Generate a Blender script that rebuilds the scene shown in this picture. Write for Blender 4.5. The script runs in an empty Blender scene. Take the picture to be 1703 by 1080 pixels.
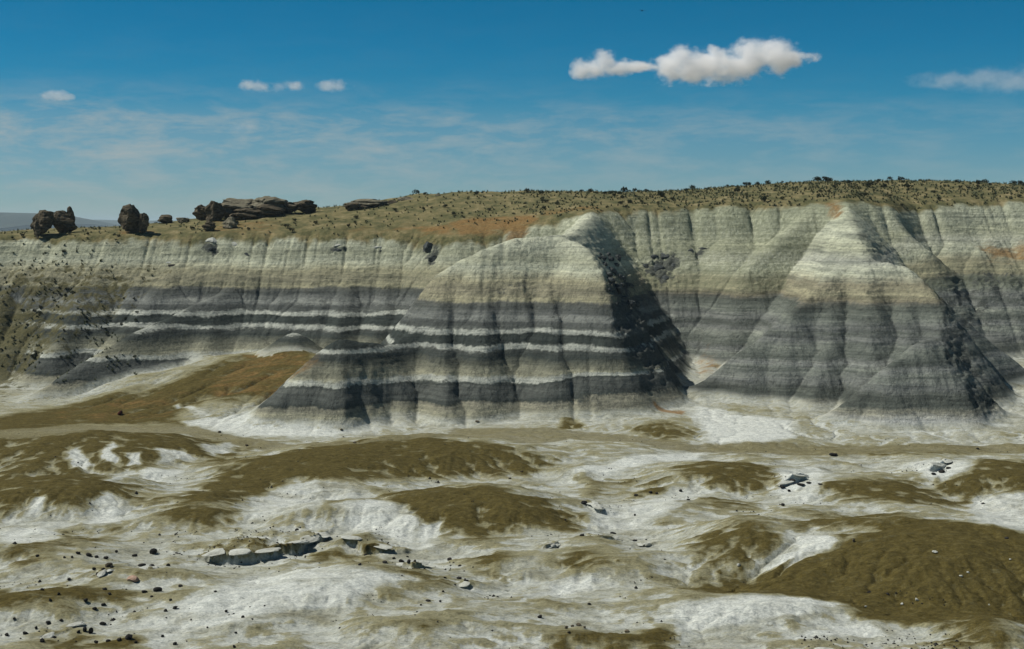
import bpy, bmesh, math, random
import numpy as np
from mathutils import Vector, Matrix

random.seed(7)
np.random.seed(7)
scene = bpy.context.scene
COL = scene.collection

# ------------------------------------------------------------------ camera
CAM_Z = 30.0
F = 2340.0            # focal length in pixels of the 1703 px wide photograph
CX, HOR = 851.5, 372.0
cam_d = bpy.data.cameras.new('camera')
cam_d.sensor_width = 36.0
cam_d.lens = F / 1703.0 * 36.0
cam_d.shift_y = -(540.0 - HOR) / 1703.0
cam_d.clip_start = 1.0
cam_d.clip_end = 60000.0
cam = bpy.data.objects.new('camera', cam_d)
COL.objects.link(cam)
cam.location = (0, 0, CAM_Z)
cam.rotation_euler = (math.radians(90), 0, 0)
scene.camera = cam

# ------------------------------------------------------------------ light
SUN_EL = math.radians(52)
SUN_AZ = math.radians(-81)        # clockwise from +Y (view direction); negative = from the left
world = bpy.data.worlds.new('World')
scene.world = world
world.use_nodes = True
wn, wl = world.node_tree.nodes, world.node_tree.links
wn.clear()


def N(nt, typ, **kw):
    n = nt.nodes.new(typ)
    for k, v in kw.items():
        if k == 'inputs':
            for kk, vv in v.items():
                n.inputs[kk].default_value = vv
        else:
            setattr(n, k, v)
    return n


def build_world():
    nt = world.node_tree
    L = nt.links.new
    out = N(nt, 'ShaderNodeOutputWorld')
    bg = N(nt, 'ShaderNodeBackground', inputs={'Strength': 0.085})
    sky = N(nt, 'ShaderNodeTexSky', sky_type='NISHITA', sun_disc=False)
    sky.sun_elevation = SUN_EL
    sky.sun_rotation = SUN_AZ
    sky.altitude = 1700
    sky.air_density = 1.0
    sky.dust_density = 0.35
    sky.ozone_density = 2.2
    # the photograph's deep teal sky: paler towards the horizon, deeper upwards
    tc = N(nt, 'ShaderNodeTexCoord')
    sep = N(nt, 'ShaderNodeSeparateXYZ')
    L(tc.outputs['Generated'], sep.inputs[0])
    mr = N(nt, 'ShaderNodeMapRange', inputs={'From Min': -0.01, 'From Max': 0.17})
    L(sep.outputs['Z'], mr.inputs['Value'])
    ramp = N(nt, 'ShaderNodeValToRGB')
    cr = ramp.color_ramp
    cr.elements[0].position = 0.0
    cr.elements[0].color = (0.43, 0.59, 0.69, 1)
    cr.elements[1].position = 1.0
    cr.elements[1].color = (0.015, 0.45, 0.61, 1)
    e = cr.elements.new(0.22); e.color = (0.31, 0.56, 0.71, 1)
    e = cr.elements.new(0.50); e.color = (0.075, 0.51, 0.69, 1)
    e = cr.elements.new(0.75); e.color = (0.028, 0.475, 0.66, 1)
    L(mr.outputs[0], ramp.inputs[0])
    # well above the frame the sky is dimmed to weaken the fill in shadows
    up = N(nt, 'ShaderNodeMapRange', interpolation_type='SMOOTHSTEP', inputs={'From Min': 0.2, 'From Max': 0.7})
    L(sep.outputs['Z'], up.inputs['Value'])
    tint = N(nt, 'ShaderNodeMix', data_type='RGBA', inputs={'B': (0.36, 0.42, 0.41, 1)})
    L(up.outputs[0], tint.inputs['Factor']); L(ramp.outputs[0], tint.inputs['A'])
    mul = N(nt, 'ShaderNodeMix', data_type='RGBA', blend_type='MULTIPLY', inputs={'Factor': 1.0})
    L(sky.outputs[0], mul.inputs['A'])
    L(tint.outputs['Result'], mul.inputs['B'])
    # thin high cloud streaks near the horizon, laid out by direction
    at = N(nt, 'ShaderNodeMath', operation='ARCTAN2')
    L(sep.outputs['X'], at.inputs[0]); L(sep.outputs['Y'], at.inputs[1])
    az = N(nt, 'ShaderNodeMath', operation='MULTIPLY', inputs={1: 11.0})
    L(at.outputs[0], az.inputs[0])
    el = N(nt, 'ShaderNodeMath', operation='MULTIPLY', inputs={1: 46.0})
    L(sep.outputs['Z'], el.inputs[0])
    cmb = N(nt, 'ShaderNodeCombineXYZ')
    L(az.outputs[0], cmb.inputs[0]); L(el.outputs[0], cmb.inputs[1])
    n1 = N(nt, 'ShaderNodeTexNoise', inputs={'Scale': 1.5, 'Detail': 8.0, 'Roughness': 0.66, 'Distortion': 0.2})
    L(cmb.outputs[0], n1.inputs['Vector'])
    cl = N(nt, 'ShaderNodeMapRange', inputs={'From Min': 0.43, 'From Max': 0.68})
    L(n1.outputs['Fac'], cl.inputs['Value'])
    band = N(nt, 'ShaderNodeValToRGB')
    b = band.color_ramp
    b.elements[0].position = 0.0; b.elements[0].color = (0.30,) * 3 + (1,)
    b.elements[1].position = 1.0; b.elements[1].color = (0.0,) * 3 + (1,)
    for p, v in ((0.25, 0.75), (0.40, 1.0), (0.47, 0.85), (0.54, 0.25), (0.64, 0.05)):
        e = b.elements.new(p); e.color = (v, v, v, 1)
    L(mr.outputs[0], band.inputs[0])
    lf = N(nt, 'ShaderNodeMapRange', inputs={'From Min': -0.3, 'From Max': 0.35, 'To Min': 1.0, 'To Max': 0.25})
    L(at.outputs[0], lf.inputs['Value'])
    soft = N(nt, 'ShaderNodeMath', operation='MULTIPLY_ADD', inputs={1: 0.72, 2: 0.22}); L(cl.outputs[0], soft.inputs[0])
    m2 = N(nt, 'ShaderNodeMath', operation='MULTIPLY'); L(soft.outputs[0], m2.inputs[0]); L(band.outputs[0], m2.inputs[1])
    m3 = N(nt, 'ShaderNodeMath', operation='MULTIPLY'); L(m2.outputs[0], m3.inputs[0]); L(lf.outputs[0], m3.inputs[1])
    mix = N(nt, 'ShaderNodeMix', data_type='RGBA', inputs={'B': (4.6, 5.0, 4.9, 1)})
    L(m3.outputs[0], mix.inputs['Factor'])
    L(mul.outputs['Result'], mix.inputs['A'])
    L(mix.outputs['Result'], bg.inputs['Color'])
    L(bg.outputs[0], out.inputs['Surface'])


build_world()

sun_d = bpy.data.lights.new('sun', 'SUN')
sun_d.energy = 4.7
sun_d.angle = math.radians(0.5)
sun_d.color = (1.0, 0.965, 0.90)
sun = bpy.data.objects.new('sun', sun_d)
COL.objects.link(sun)
to_sun = Vector((math.sin(SUN_AZ) * math.cos(SUN_EL), math.cos(SUN_AZ) * math.cos(SUN_EL), math.sin(SUN_EL)))
sun.rotation_euler = to_sun.to_track_quat('Z', 'Y').to_euler()
sun.location = (-100, 100, 200)

vs = scene.view_settings
vs.view_transform = 'Standard'
vs.look = 'None'
vs.exposure = 0.0
vs.gamma = 1.0
vs.use_curve_mapping = False
scene.cycles.use_denoising = True
scene.cycles.max_bounces = 9
scene.cycles.diffuse_bounces = 3
scene.cycles.volume_bounces = 8
scene.cycles.transparent_max_bounces = 8


# ------------------------------------------------------------------ helpers
def P(px, py, Y):
    """real point that stands at depth Y and shows at photograph pixel px, py"""
    return ((px - CX) / F * Y, Y, CAM_Z - (py - HOR) / F * Y)


def tag(o, label=None, cat=None, group=None, kind=None):
    if label: o['label'] = label
    if cat: o['category'] = cat
    if group: o['group'] = group
    if kind: o['kind'] = kind
    return o


def smooth(a, b, x):
    t = np.clip((x - a) / (b - a), 0, 1)
    return t * t * (3 - 2 * t)


def hash_grad(ix, iy, seed):
    h = (ix.astype(np.int64) * 374761393 + iy.astype(np.int64) * 668265263 + seed * 974711) & 0xFFFFFFFF
    h = ((h ^ (h >> 13)) * 1274126177) & 0xFFFFFFFF
    h = h ^ (h >> 16)
    return (h & 0xFFFF).astype(np.float32) * np.float32(2 * math.pi / 65536)


def perlin(x, y, seed=0):
    x = np.asarray(x, np.float32); y = np.asarray(y, np.float32)
    x0 = np.floor(x); y0 = np.floor(y)
    fx = x - x0; fy = y - y0
    ix = x0.astype(np.int64); iy = y0.astype(np.int64)
    u = fx * fx * fx * (fx * (fx * 6 - 15) + 10)
    v = fy * fy * fy * (fy * (fy * 6 - 15) + 10)

    def g(dx, dy):
        a = hash_grad(ix + dx, iy + dy, seed)
        return np.cos(a) * (fx - dx) + np.sin(a) * (fy - dy)
    a = g(0, 0); b = g(1, 0); c = g(0, 1); d = g(1, 1)
    return 1.5 * ((a + (b - a) * u) * (1 - v) + (c + (d - c) * u) * v)


def fbm(x, y, octaves=4, seed=0, gain=0.5):
    s = 0; a = 1.0; f = 1.0; t = 0
    for o in range(octaves):
        s = s + a * perlin(x * f, y * f, seed + o * 17)
        t += a; a *= gain; f *= 2.03
    return s / t


def smax(a, b, k):
    h = np.clip(0.5 + 0.5 * (a - b) / k, 0, 1)
    return b + (a - b) * h + k * h * (1 - h)


def ridge(X, Y, pts, sl, sr, sf, sb, rr=0.8):
    """slopes falling away from a crest line; pts are (px, py, depth)"""
    w = [P(*p) for p in pts]
    out = np.full(X.shape, -99.0)
    if len(w) == 1:
        w = w * 2
    for (x0, y0, z0), (x1, y1, z1) in zip(w[:-1], w[1:]):
        ex, ey = x1 - x0, y1 - y0
        ll = ex * ex + ey * ey + 1e-9
        t = np.clip(((X - x0) * ex + (Y - y0) * ey) / ll, 0, 1)
        dx = X - (x0 + t * ex); dy = Y - (y0 + t * ey)
        d = np.sqrt(dx * dx + dy * dy) + 1e-6
        ux, uy = dx / d, dy / d
        s = (np.where(ux > 0, sr, sl) * ux * ux + np.where(uy > 0, sb, sf) * uy * uy)
        out = np.maximum(out, z0 + t * (z1 - z0) - s * (np.sqrt(d * d + rr * rr) - rr))
    return out


# ------------------------------------------------------------------ terrain
RIM = [(-300, 398, 292), (0, 392, 291), (150, 390, 290), (300, 391, 289), (430, 388, 288), (600, 388, 287), (700, 392, 283), (765, 398, 278),
       (850, 380, 281), (910, 366, 282), (980, 350, 282), (1060, 347, 287), (1150, 344, 289), (1250, 341, 288), (1330, 338, 285),
       (1410, 334, 280), (1480, 336, 284), (1520, 345, 289), (1600, 337, 289), (1703, 333, 290), (2000, 336, 292)]
SKYL = [(-300, 392, 335), (0, 388, 335), (60, 383, 335), (110, 380, 335), (200, 377, 335), (300, 369, 335), (420, 352, 335), (520, 347, 335),
        (600, 340, 335), (700, 323, 335), (820, 319, 335), (1000, 320, 335), (1100, 320, 335), (1200, 312, 335), (1330, 304, 335),
        (1450, 302, 335), (1560, 302, 335), (1640, 306, 335), (1703, 311, 335), (2000, 318, 335)]
rim_w = np.array([P(*p) for p in RIM]); sky_w = np.array([P(*p) for p in SKYL])


def rim_at(X):
    wob = 2.2 * fbm(X / 17.0, X * 0 + 3.3, 4, 5, 0.6)
    return np.interp(X, rim_w[:, 0], rim_w[:, 1]) + wob, np.interp(X, rim_w[:, 0], rim_w[:, 2])


def plateau(X, Y):
    yr, zr = rim_at(X)
    zs = np.interp(X, sky_w[:, 0], sky_w[:, 2])
    t = np.clip((Y - yr) / (335 - yr), 0, None)
    tt = np.clip(t, 0, 1)
    z = zr + (zs - zr) * (1 - (1 - tt) ** 1.8)
    z = z - 0.07 * np.clip(Y - 335, 0, None)
    z = z + 0.55 * fbm(X / 7.0, Y / 7.0, 4, 91) * smooth(0, 8, Y - yr)
    return z


def ground_base(X, Y):
    z = (0.02 + 0.075 * smooth(-14, 18, X)) * np.clip(Y - 194, 0, None)
    z = z + 0.55 * fbm(X / 17.0 + 3, Y / 12.0, 3, 12) * smooth(240, 190, Y)
    near = smooth(205, 180, Y)
    z = z + 0.22 * fbm(X / 5.0, Y / 3.6, 3, 33) * near
    bil = np.abs(fbm(X / 13.0 + 0.25 * fbm(X / 9, Y / 9, 2, 36), Y / 9.0, 3, 34))     # rounded knolls parted by sharp little draws
    z = z + 2.3 * np.clip(bil, 0, 0.5) * near + 0.7 * np.abs(fbm(X / 5.0, Y / 3.5, 2, 35)) * near - 0.5 * near
    return z


# low clay mounds: (px centre, crest py, foot py, half width px, height m, soil, skew)
DOMES = [
    (150, 722, 800, 260, 3.4, 1.0), (95, 792, 872, 230, 3.2, 1.0),
    (700, 728, 798, 300, 3.2, 1.0), (520, 765, 835, 240, 2.2, 0.55), (790, 812, 905, 240, 3.3, 1.0),
    (560, 835, 893, 170, 2.4, 0.0), (330, 830, 890, 120, 1.6, 0.5),
    (1195, 770, 828, 160, 2.3, 0.9), (1430, 790, 850, 170, 2.2, 0.9), (1660, 772, 845, 190, 2.8, 0.9),
    (1600, 868, 1040, 470, 4.6, 1.1), (1230, 870, 968, 160, 2.9, 0.85), (1390, 905, 968, 110, 1.6, 0.0),
    (860, 918, 972, 130, 1.5, 0.45), (980, 905, 975, 120, 1.4, 0.4), (600, 945, 1035, 190, 2.0, 0.15),
    (1050, 925, 985, 150, 1.5, 0.4), (230, 942, 985, 170, 1.4, 0.0), (90, 905, 965, 140, 1.3, 0.25),
    (1230, 992, 1062, 260, 1.5, 0.0), (60, 985, 1040, 150, 1.4, 0.1), (420, 985, 1060, 200, 1.2, 0.0),
    (1010, 745, 790, 120, 1.2, 0.2), (1130, 835, 880, 130, 1.3, 0.2), (1560, 760, 800, 90, 1.2, 0.1),
    (940, 688, 716, 32, 1.3, 1.0), (1100, 705, 735, 90, 0.9, 0.35), (1270, 722, 745, 60, 0.5, 0.1),
    (250, 748, 790, 60, 1.1, 0.1), (1340, 850, 905, 110, 1.7, 0.2), (720, 1040, 1095, 140, 1.0, 0.1),
    (880, 1000, 1045, 180, 0.9, 0.2), (1520, 845, 905, 120, 1.3, 0.1), (1660, 1030, 1110, 130, 2.0, 0.7),
]


def dome_params(d):
    px, pc, pf, hw, h, br = d
    h = h * 0.8
    yf = CAM_Z * F / (pf - HOR)
    yc = (CAM_Z - h) * F / (pc - HOR)
    yc = max(yc, yf + 2.8 * h)
    return (px - CX) / F * yc, yc, hw / F * yc, yc - yf, h, br


# steep little banks: (points px, py), height, run-out behind
SCARPS = [
    ([(296, 904), (345, 909), (430, 911), (500, 897), (530, 885), (556, 868)], 1.2, 12.0),
    ([(545, 892), (580, 895), (612, 901), (655, 904), (690, 903)], 0.85, 4.0),
    ([(960, 838), (985, 842), (1005, 850)], 0.7, 2.5),
    ([(1292, 808), (1318, 805), (1345, 797)], 0.9, 4.0),
    ([(1545, 795), (1565, 787), (1588, 778)], 0.9, 4.0),
    ([(850, 1076), (880, 1066), (908, 1058)], 0.6, 2.5),
    ([(662, 938), (690, 941), (714, 936)], 0.6, 2.0),
    ([(902, 913), (935, 900)], 0.5, 2.0), ([(990, 893), (1025, 886)], 0.4, 2.0),
    ([(1060, 897), (1082, 900)], 0.4, 2.0),
    ([(1290, 1064), (1400, 1064), (1520, 1068), (1640, 1080)], 0.8, 3.5),
    ([(232, 941), (262, 939)], 0.3, 2.0), ([(160, 957), (187, 945)], 0.3, 2.0), ([(758, 960), (778, 967)], 0.35, 2.0),
    ([(60, 1040), (110, 1022), (160, 1010)], 0.28, 2.5),
]

C_PARTS = [
    # main ridge from the mesa rim, then the crosswise crest of the front face
    (dict(pts=[(985, 349, 284), (976, 362, 266), (955, 380, 250), (930, 388, 242)], sl=1.0, sr=1.25, sf=1.0, sb=1.0)),
    (dict(pts=[(742, 442, 237), (800, 410, 238), (860, 392, 240), (930, 386, 242), (968, 402, 237), (987, 424, 233)], sl=1.35, sr=1.5, sf=0.98, sb=0.9)),
    (dict(pts=[(987, 424, 233), (1006, 470, 227), (1020, 540, 220), (1045, 600, 216), (1072, 660, 212.5)], sl=0.95, sr=1.7, sf=1.2, sb=1.2)),
    # ribs on the front face
    (dict(pts=[(745, 450, 236), (735, 500, 229.5), (735, 570, 220.5), (745, 655, 210.5)], sl=1.1, sr=1.3, sf=1.1, sb=1.0)),
    (dict(pts=[(915, 470, 230.8), (920, 520, 225), (925, 590, 217.4), (935, 668, 211)], sl=1.0, sr=1.2, sf=1.1, sb=1.0)),
    (dict(pts=[(805, 470, 231.8), (805, 570, 219.6), (800, 668, 210.8)], sl=1.0, sr=1.15, sf=1.1, sb=1.0)),

    # low nose in front at the left
    (dict(pts=[(700, 540, 228), (655, 570, 221.5), (610, 565, 217), (562, 559, 215)], sl=0.95, sr=1.3, sf=1.5, sb=0.8)),
    (dict(pts=[(562, 559, 215), (520, 610, 211.5), (470, 655, 208), (405, 704, 205)], sl=0.8, sr=1.3, sf=0.95, sb=0.9)),
    (dict(pts=[(562, 559, 215), (567, 620, 209), (570, 695, 203.8)], sl=1.0, sr=2.3, sf=1.1, sb=1.0)),
    (dict(pts=[(655, 570, 223), (668, 625, 215.5), (674, 690, 209)], sl=1.3, sr=1.6, sf=1.1, sb=1.0)),
]
R_PARTS = [
    (dict(pts=[(1406, 335, 282), (1415, 360, 268), (1425, 388, 254), (1440, 425, 243.5)], sl=0.95, sr=1.0, sf=0.95, sb=1.0)),
    (dict(pts=[(1432, 405, 249), (1380, 455, 241), (1315, 517, 232), (1250, 570, 228), (1168, 633, 225)], sl=0.95, sr=1.1, sf=0.92, sb=1.1)),
    (dict(pts=[(1440, 425, 243.5), (1515, 442, 239), (1556, 485, 231.5), (1566, 560, 221), (1600, 640, 211), (1675, 706, 205)], sl=0.9, sr=1.55, sf=0.95, sb=1.3)),
    (dict(pts=[(1440, 425, 243.5), (1450, 500, 231.2), (1440, 590, 220.6), (1420, 680, 210)], sl=0.85, sr=0.85, sf=1.0, sb=1.0)),
    (dict(pts=[(1505, 445, 240), (1510, 500, 231.6), (1505, 575, 222)], sl=0.85, sr=0.9, sf=1.0, sb=1.0)),
    (dict(pts=[(1390, 455, 241.3), (1385, 515, 232), (1370, 600, 221.6), (1350, 672, 213.4)], sl=0.85, sr=0.85, sf=1.0, sb=1.0)),
    (dict(pts=[(1566, 560, 216), (1530, 563, 213.5), (1482, 602, 210), (1378, 690, 206)], sl=1.0, sr=1.3, sf=0.98, sb=0.9)),
    (dict(pts=[(1566, 560, 216), (1590, 630, 208), (1625, 700, 202.5)], sl=1.0, sr=1.5, sf=1.0, sb=0.9)),
]
W_PARTS = [
    (dict(pts=[(440, 455, 283), (330, 500, 269), (230, 545, 256), (120, 612, 241), (25, 672, 229)], sl=0.8, sr=0.95, sf=0.92, sb=1.3)),
    (dict(pts=[(165, 440, 285), (110, 520, 271), (60, 600, 258), (-20, 655, 246)], sl=0.9, sr=1.2, sf=0.9, sb=1.0)),
    (dict(pts=[(30, 450, 282), (-20, 540, 268), (-80, 640, 252)], sl=0.9, sr=1.2, sf=0.9, sb=1.0)),
    (dict(pts=[(300, 425, 287), (262, 480, 274), (215, 540, 262), (190, 580, 256)], sl=0.95, sr=1.1, sf=0.95, sb=1.2)),
    (dict(pts=[(400, 425, 286), (378, 480, 275), (350, 540, 263), (330, 590, 254)], sl=0.95, sr=1.2, sf=0.95, sb=1.2)),
    (dict(pts=[(135, 470, 276), (125, 515, 266), (95, 570, 256)], sl=0.9, sr=1.3, sf=0.95, sb=1.0)),
    (dict(pts=[(590, 420, 284), (575, 480, 272), (560, 540, 261)], sl=1.0, sr=1.25, sf=1.0, sb=1.0)),
    (dict(pts=[(490, 546, 250)], sl=0.75, sr=0.75, sf=0.75, sb=0.8)),
    (dict(pts=[(530, 440, 282), (520, 500, 270), (515, 570, 257)], sl=1.0, sr=1.2, sf=1.0, sb=1.0)),
    (dict(pts=[(650, 440, 280), (640, 500, 269), (625, 560, 258)], sl=1.0, sr=1.2, sf=1.0, sb=1.0)),
    (dict(pts=[(1120, 400, 284), (1115, 480, 272), (1110, 560, 258)], sl=1.0, sr=1.2, sf=1.0, sb=1.0)),
    (dict(pts=[(1215, 410, 283), (1205, 480, 272), (1195, 550, 259), (1185, 605, 247)], sl=1.0, sr=1.1, sf=0.95, sb=1.0)),
    (dict(pts=[(1362, 338, 284), (1290, 393, 274), (1238, 446, 266), (1225, 510, 258)], sl=0.95, sr=1.0, sf=0.95, sb=1.0)),
    (dict(pts=[(1465, 337, 284), (1535, 405, 274), (1580, 470, 268)], sl=1.0, sr=1.2, sf=1.0, sb=1.0)),
    (dict(pts=[(1720, 470, 276), (1690, 520, 266), (1655, 575, 255), (1645, 640, 244)], sl=1.1, sr=0.9, sf=0.95, sb=1.0)),
    (dict(pts=[(1800, 500, 270), (1760, 620, 245), (1720, 690, 228)], sl=1.0, sr=0.9, sf=0.95, sb=1.0)),
    (dict(pts=[(-140, 480, 276), (-200, 620, 250)], sl=1.0, sr=1.0, sf=0.95, sb=1.0)),
]
APRON = [dict(pts=[(545, 590, 241), (440, 582, 251), (350, 604, 249), (220, 648, 240), (100, 690, 228)], sl=0.2, sr=0.3, sf=0.205, sb=0.4, rr=3.0)]


def seg_dist(X, Y, pts):
    """distance to a polyline, side (+ = beyond it, away from the camera), parameter along it 0..1"""
    best = np.full(X.shape, 1e9); side = np.zeros(X.shape); par = np.zeros(X.shape)
    n = len(pts) - 1
    for i in range(n):
        (x0, y0), (x1, y1) = pts[i], pts[i + 1]
        ex, ey = x1 - x0, y1 - y0
        ll = ex * ex + ey * ey + 1e-9
        t = ((X - x0) * ex + (Y - y0) * ey) / ll
        tc = np.clip(t, 0, 1)
        dx = X - x0 - tc * ex; dy = Y - y0 - tc * ey
        d = dx * dx + dy * dy
        s = np.sign(ex * (Y - y0) - ey * (X - x0))
        if ex < 0: s = -s
        m = d < best
        best = np.where(m, d, best); side = np.where(m, s, side); par = np.where(m, (i + t) / n, par)
    return np.sqrt(best), side, par


def build_field(X, Y):
    """heights and the owner of each spot: 0 ground, 1 mesa, 2 central butte, 3 right butte"""
    g = ground_base(X, Y)
    for d in DOMES:
        cx, cy, rx, ry, h, br = dome_params(d)
        nx = (X - cx) / rx + 0.18 * fbm(X / 6, Y / 6, 2, 71)
        dy = Y - cy
        r2 = nx ** 2 + np.where(dy > 0, dy / (ry * 0.9), dy / ry) ** 2
        dz = h * (1 - r2)
        g = smax(g, g * 0.4 + dz, 0.5)
    for a in APRON:
        g = smax(g, ridge(X, Y, **a) + 0.9 * fbm(X / 7.0, Y / 7.0, 3, 39) * smooth(200, 212, Y), 1.2)
    # domain warp so that faces are not ruled by a straightedge
    wx = X + 1.1 * fbm(X / 10, Y / 10, 3, 3)
    wy = Y + 1.1 * fbm(X / 10, Y / 10, 3, 4)
    yr, zr = rim_at(X)
    d = yr - Y
    dd = np.clip(d + 7.5 * fbm(X / 24.0 + 0.3 * fbm(X / 30, Y / 30, 2, 81), Y / 40.0, 2, 80) * smooth(4, 18, d), 0, None)
    prof = np.interp(dd, [0, 1.5, 6, 9, 20, 34, 60], [0, 0.8, 6.2, 7.6, 16.2, 27.5, 46])
    w = zr - prof + (2.6 * fbm(X / 13.0 + Y / 24.0, Y / 14.0, 3, 8) + 0.7 * fbm(X / 4.0 - Y / 12, Y / 7.0, 2, 9)) * smooth(0, 10, d)
    w = np.where(d < 0, plateau(X, Y), w)
    for p in W_PARTS:
        w = smax(w, ridge(wx, wy, **p), 0.7)
    c = np.full(X.shape, -50.0)
    for p in C_PARTS:
        c = smax(c, ridge(wx, wy, **p), 0.5)
    r = np.full(X.shape, -50.0)
    for p in R_PARTS:
        r = smax(r, ridge(wx, wy, **p), 0.5)
    owner = np.argmax(np.stack([g, w, c, r]), axis=0)
    z = smax(smax(smax(g, w, 0.8), c, 0.6), r, 0.6)
    return z, owner, g


def erode(z, dx, K, iters, hard, diff=0.08, soft=1.0):
    ny, nx = z.shape
    n = ny * nx
    idx = np.arange(n).reshape(ny, nx)
    offs = [(-1, 0), (1, 0), (0, -1), (0, 1), (-1, -1), (-1, 1), (1, -1), (1, 1)]
    for it in range(iters):
        zp = np.pad(z, 1, mode='edge')
        best = np.zeros((ny, nx)); rec = idx.copy()
        for oy, ox in offs:
            s = (z - zp[1 + oy:1 + oy + ny, 1 + ox:1 + ox + nx]) / (dx * math.hypot(ox, oy))
            m = s > best
            best = np.where(m, s, best)
            rec = np.where(m, idx + oy * nx + ox, rec)
        rec[0, :] = idx[0, :]; rec[-1, :] = idx[-1, :]; rec[:, 0] = idx[:, 0]; rec[:, -1] = idx[:, -1]
        order = np.argsort(z.ravel())
        rl = rec.ravel().tolist()
        A = [1.0] * n
        ol = order.tolist()
        for i in reversed(ol):
            r = rl[i]
            if r != i: A[r] += A[i]
        A = np.array(A).reshape(ny, nx) * dx * dx
        Fm = (K * hard(z) * np.sqrt(np.minimum(A, 120.0)) / dx)
        fl = Fm.ravel().tolist()
        zl = z.ravel().tolist()
        for i in ol:
            r = rl[i]
            if r != i:
                f = fl[i]
                zl[i] = (zl[i] + f * zl[r]) / (1 + f)
        z = np.array(zl).reshape(ny, nx)
        zp = np.pad(z, 1, mode='edge')
        lap = (zp[:-2, 1:-1] + zp[2:, 1:-1] + zp[1:-1, :-2] + zp[1:-1, 2:] - 4 * z)
        z = z + diff * lap * soft
    return z, A


def hardness(z):
    """strata that stand a little proud"""
    return 1.0 - 0.45 * np.exp(-((z - 19.5) / 1.6) ** 2) - 0.4 * np.exp(-((z - 12.9) / 0.4) ** 2) - 0.4 * np.exp(-((z - 6.0) / 0.5) ** 2) + 0.35 * np.exp(-((z - 15) / 1.6) ** 2)


DX0 = 0.62
gx = np.arange(-142, 142, DX0); gy = np.arange(80, 328, DX0)
GX, GY = np.meshgrid(gx, gy)
Z0, OWN, G0 = build_field(GX, GY)


def kmap(X, Y, own):
    k = np.where(own == 0, 0.016, np.where(own == 1, 0.0085, np.where(own == 2, 0.0075, 0.0095)))
    yr, _ = rim_at(X)
    k = np.where(Y > yr + 1.5, 0.003, k)
    return k


Z0 = Z0 + np.where(OWN > 0, 0.14, 0.06) * fbm(GX / 1.6, GY / 1.6, 3, 200)
Z1, A1 = erode(Z0, DX0, kmap(GX, GY, OWN), 22, hardness, 0.06, np.where(OWN == 1, 1.9, 1.0))


def sample(arr, x, y, x0, y0, dx, cubic=False):
    fx = np.clip((x - x0) / dx, 1.001, arr.shape[1] - 3.001)
    fy = np.clip((y - y0) / dx, 1.001, arr.shape[0] - 3.001)
    ix = fx.astype(int); iy = fy.astype(int)
    tx = fx - ix; ty = fy - iy
    if not cubic:
        return ((arr[iy, ix] * (1 - tx) + arr[iy, ix + 1] * tx) * (1 - ty) + (arr[iy + 1, ix] * (1 - tx) + arr[iy + 1, ix + 1] * tx) * ty)

    def wts(t):
        return (-0.5 * t ** 3 + t ** 2 - 0.5 * t, 1.5 * t ** 3 - 2.5 * t ** 2 + 1, -1.5 * t ** 3 + 2 * t ** 2 + 0.5 * t, 0.5 * t ** 3 - 0.5 * t ** 2)
    wx, wy = wts(tx), wts(ty)
    out = 0
    for j in range(4):
        row = 0
        for i in range(4):
            row = row + wx[i] * arr[iy + j - 1, ix + i - 1]
        out = out + wy[j] * row
    return out


DX1 = DX0 / 2
hx = np.arange(gx[0], gx[-1], DX1); hy = np.arange(gy[0], gy[-1], DX1)
HX, HY = np.meshgrid(hx, hy)
Z2 = sample(Z1, HX, HY, gx[0], gy[0], DX0, True)
OW2 = np.rint(sample(OWN.astype(float), HX, HY, gx[0], gy[0], DX0)).astype(int)
OW2 = OWN[np.clip(np.rint((HY - gy[0]) / DX0).astype(int), 0, len(gy) - 1), np.clip(np.rint((HX - gx[0]) / DX0).astype(int), 0, len(gx) - 1)]
Z2 = Z2 + np.where(OW2 > 0, 0.06, 0.10) * fbm(HX / 0.9, HY / 0.9, 2, 300) + 0.22 * (OW2 == 0) * fbm(HX / 2.4, HY / 1.8, 2, 301) * smooth(205, 185, HY)
Z2, A2 = erode(Z2, DX1, kmap(HX, HY, OW2) * np.where(OW2 == 0, 2.2, 1.0), 8, hardness, 0.05)


def banks(X, Y):
    """steep little cut banks on the valley floor"""
    out = np.zeros(X.shape)
    for pts, h, L in SCARPS:
        w = [P(px, py, (CAM_Z - 0.9) * F / (py - HOR))[:2] for px, py in pts]
        m = (X > min(q[0] for q in w) - 3) & (X < max(q[0] for q in w) + 3) & (Y > min(q[1] for q in w) - 5) & (Y < max(q[1] for q in w) + 3.5 * L)
        if not m.any(): continue
        x, yy = X[m], Y[m]
        d, side, par = seg_dist(x + 0.9 * fbm(x / 2.0, yy / 2.0, 4, 44), yy + 1.5 * fbm(x / 2.6, yy / 2.6, 4, 45), w)
        taper = smooth(-0.02, 0.3, par) * smooth(1.02, 0.75, par) * (0.75 + 1.0 * fbm(x / 3.0, yy / 9, 4, 46))
        sd = d * side
        up = smooth(-0.22, 0.16, sd) * np.exp(-np.clip(sd, 0, None) / L)
        dn = -0.45 * np.exp(-np.abs(sd) / 1.2) * smooth(0.1, -0.3, sd)
        out[m] += h * taper * (up * 0.8 + dn)
    return out


def blur(a, r):
    """three box blurs of radius r cells"""
    for _ in range(3):
        for ax in (0, 1):
            c = np.cumsum(np.pad(a, [(r + 1, r) if k == ax else (0, 0) for k in (0, 1)], mode='edge'), axis=ax)
            n = 2 * r + 1
            a = (np.take(c, range(n, c.shape[ax]), axis=ax) - np.take(c, range(0, c.shape[ax] - n), axis=ax)) / n
    return a


Z2B = Z2
Z2 = Z2 + banks(HX, HY)
REL_L = Z2 - blur(Z2, 9)       # relief over some metres
REL_S = Z2 - blur(Z2, 2)       # relief of rills


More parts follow.
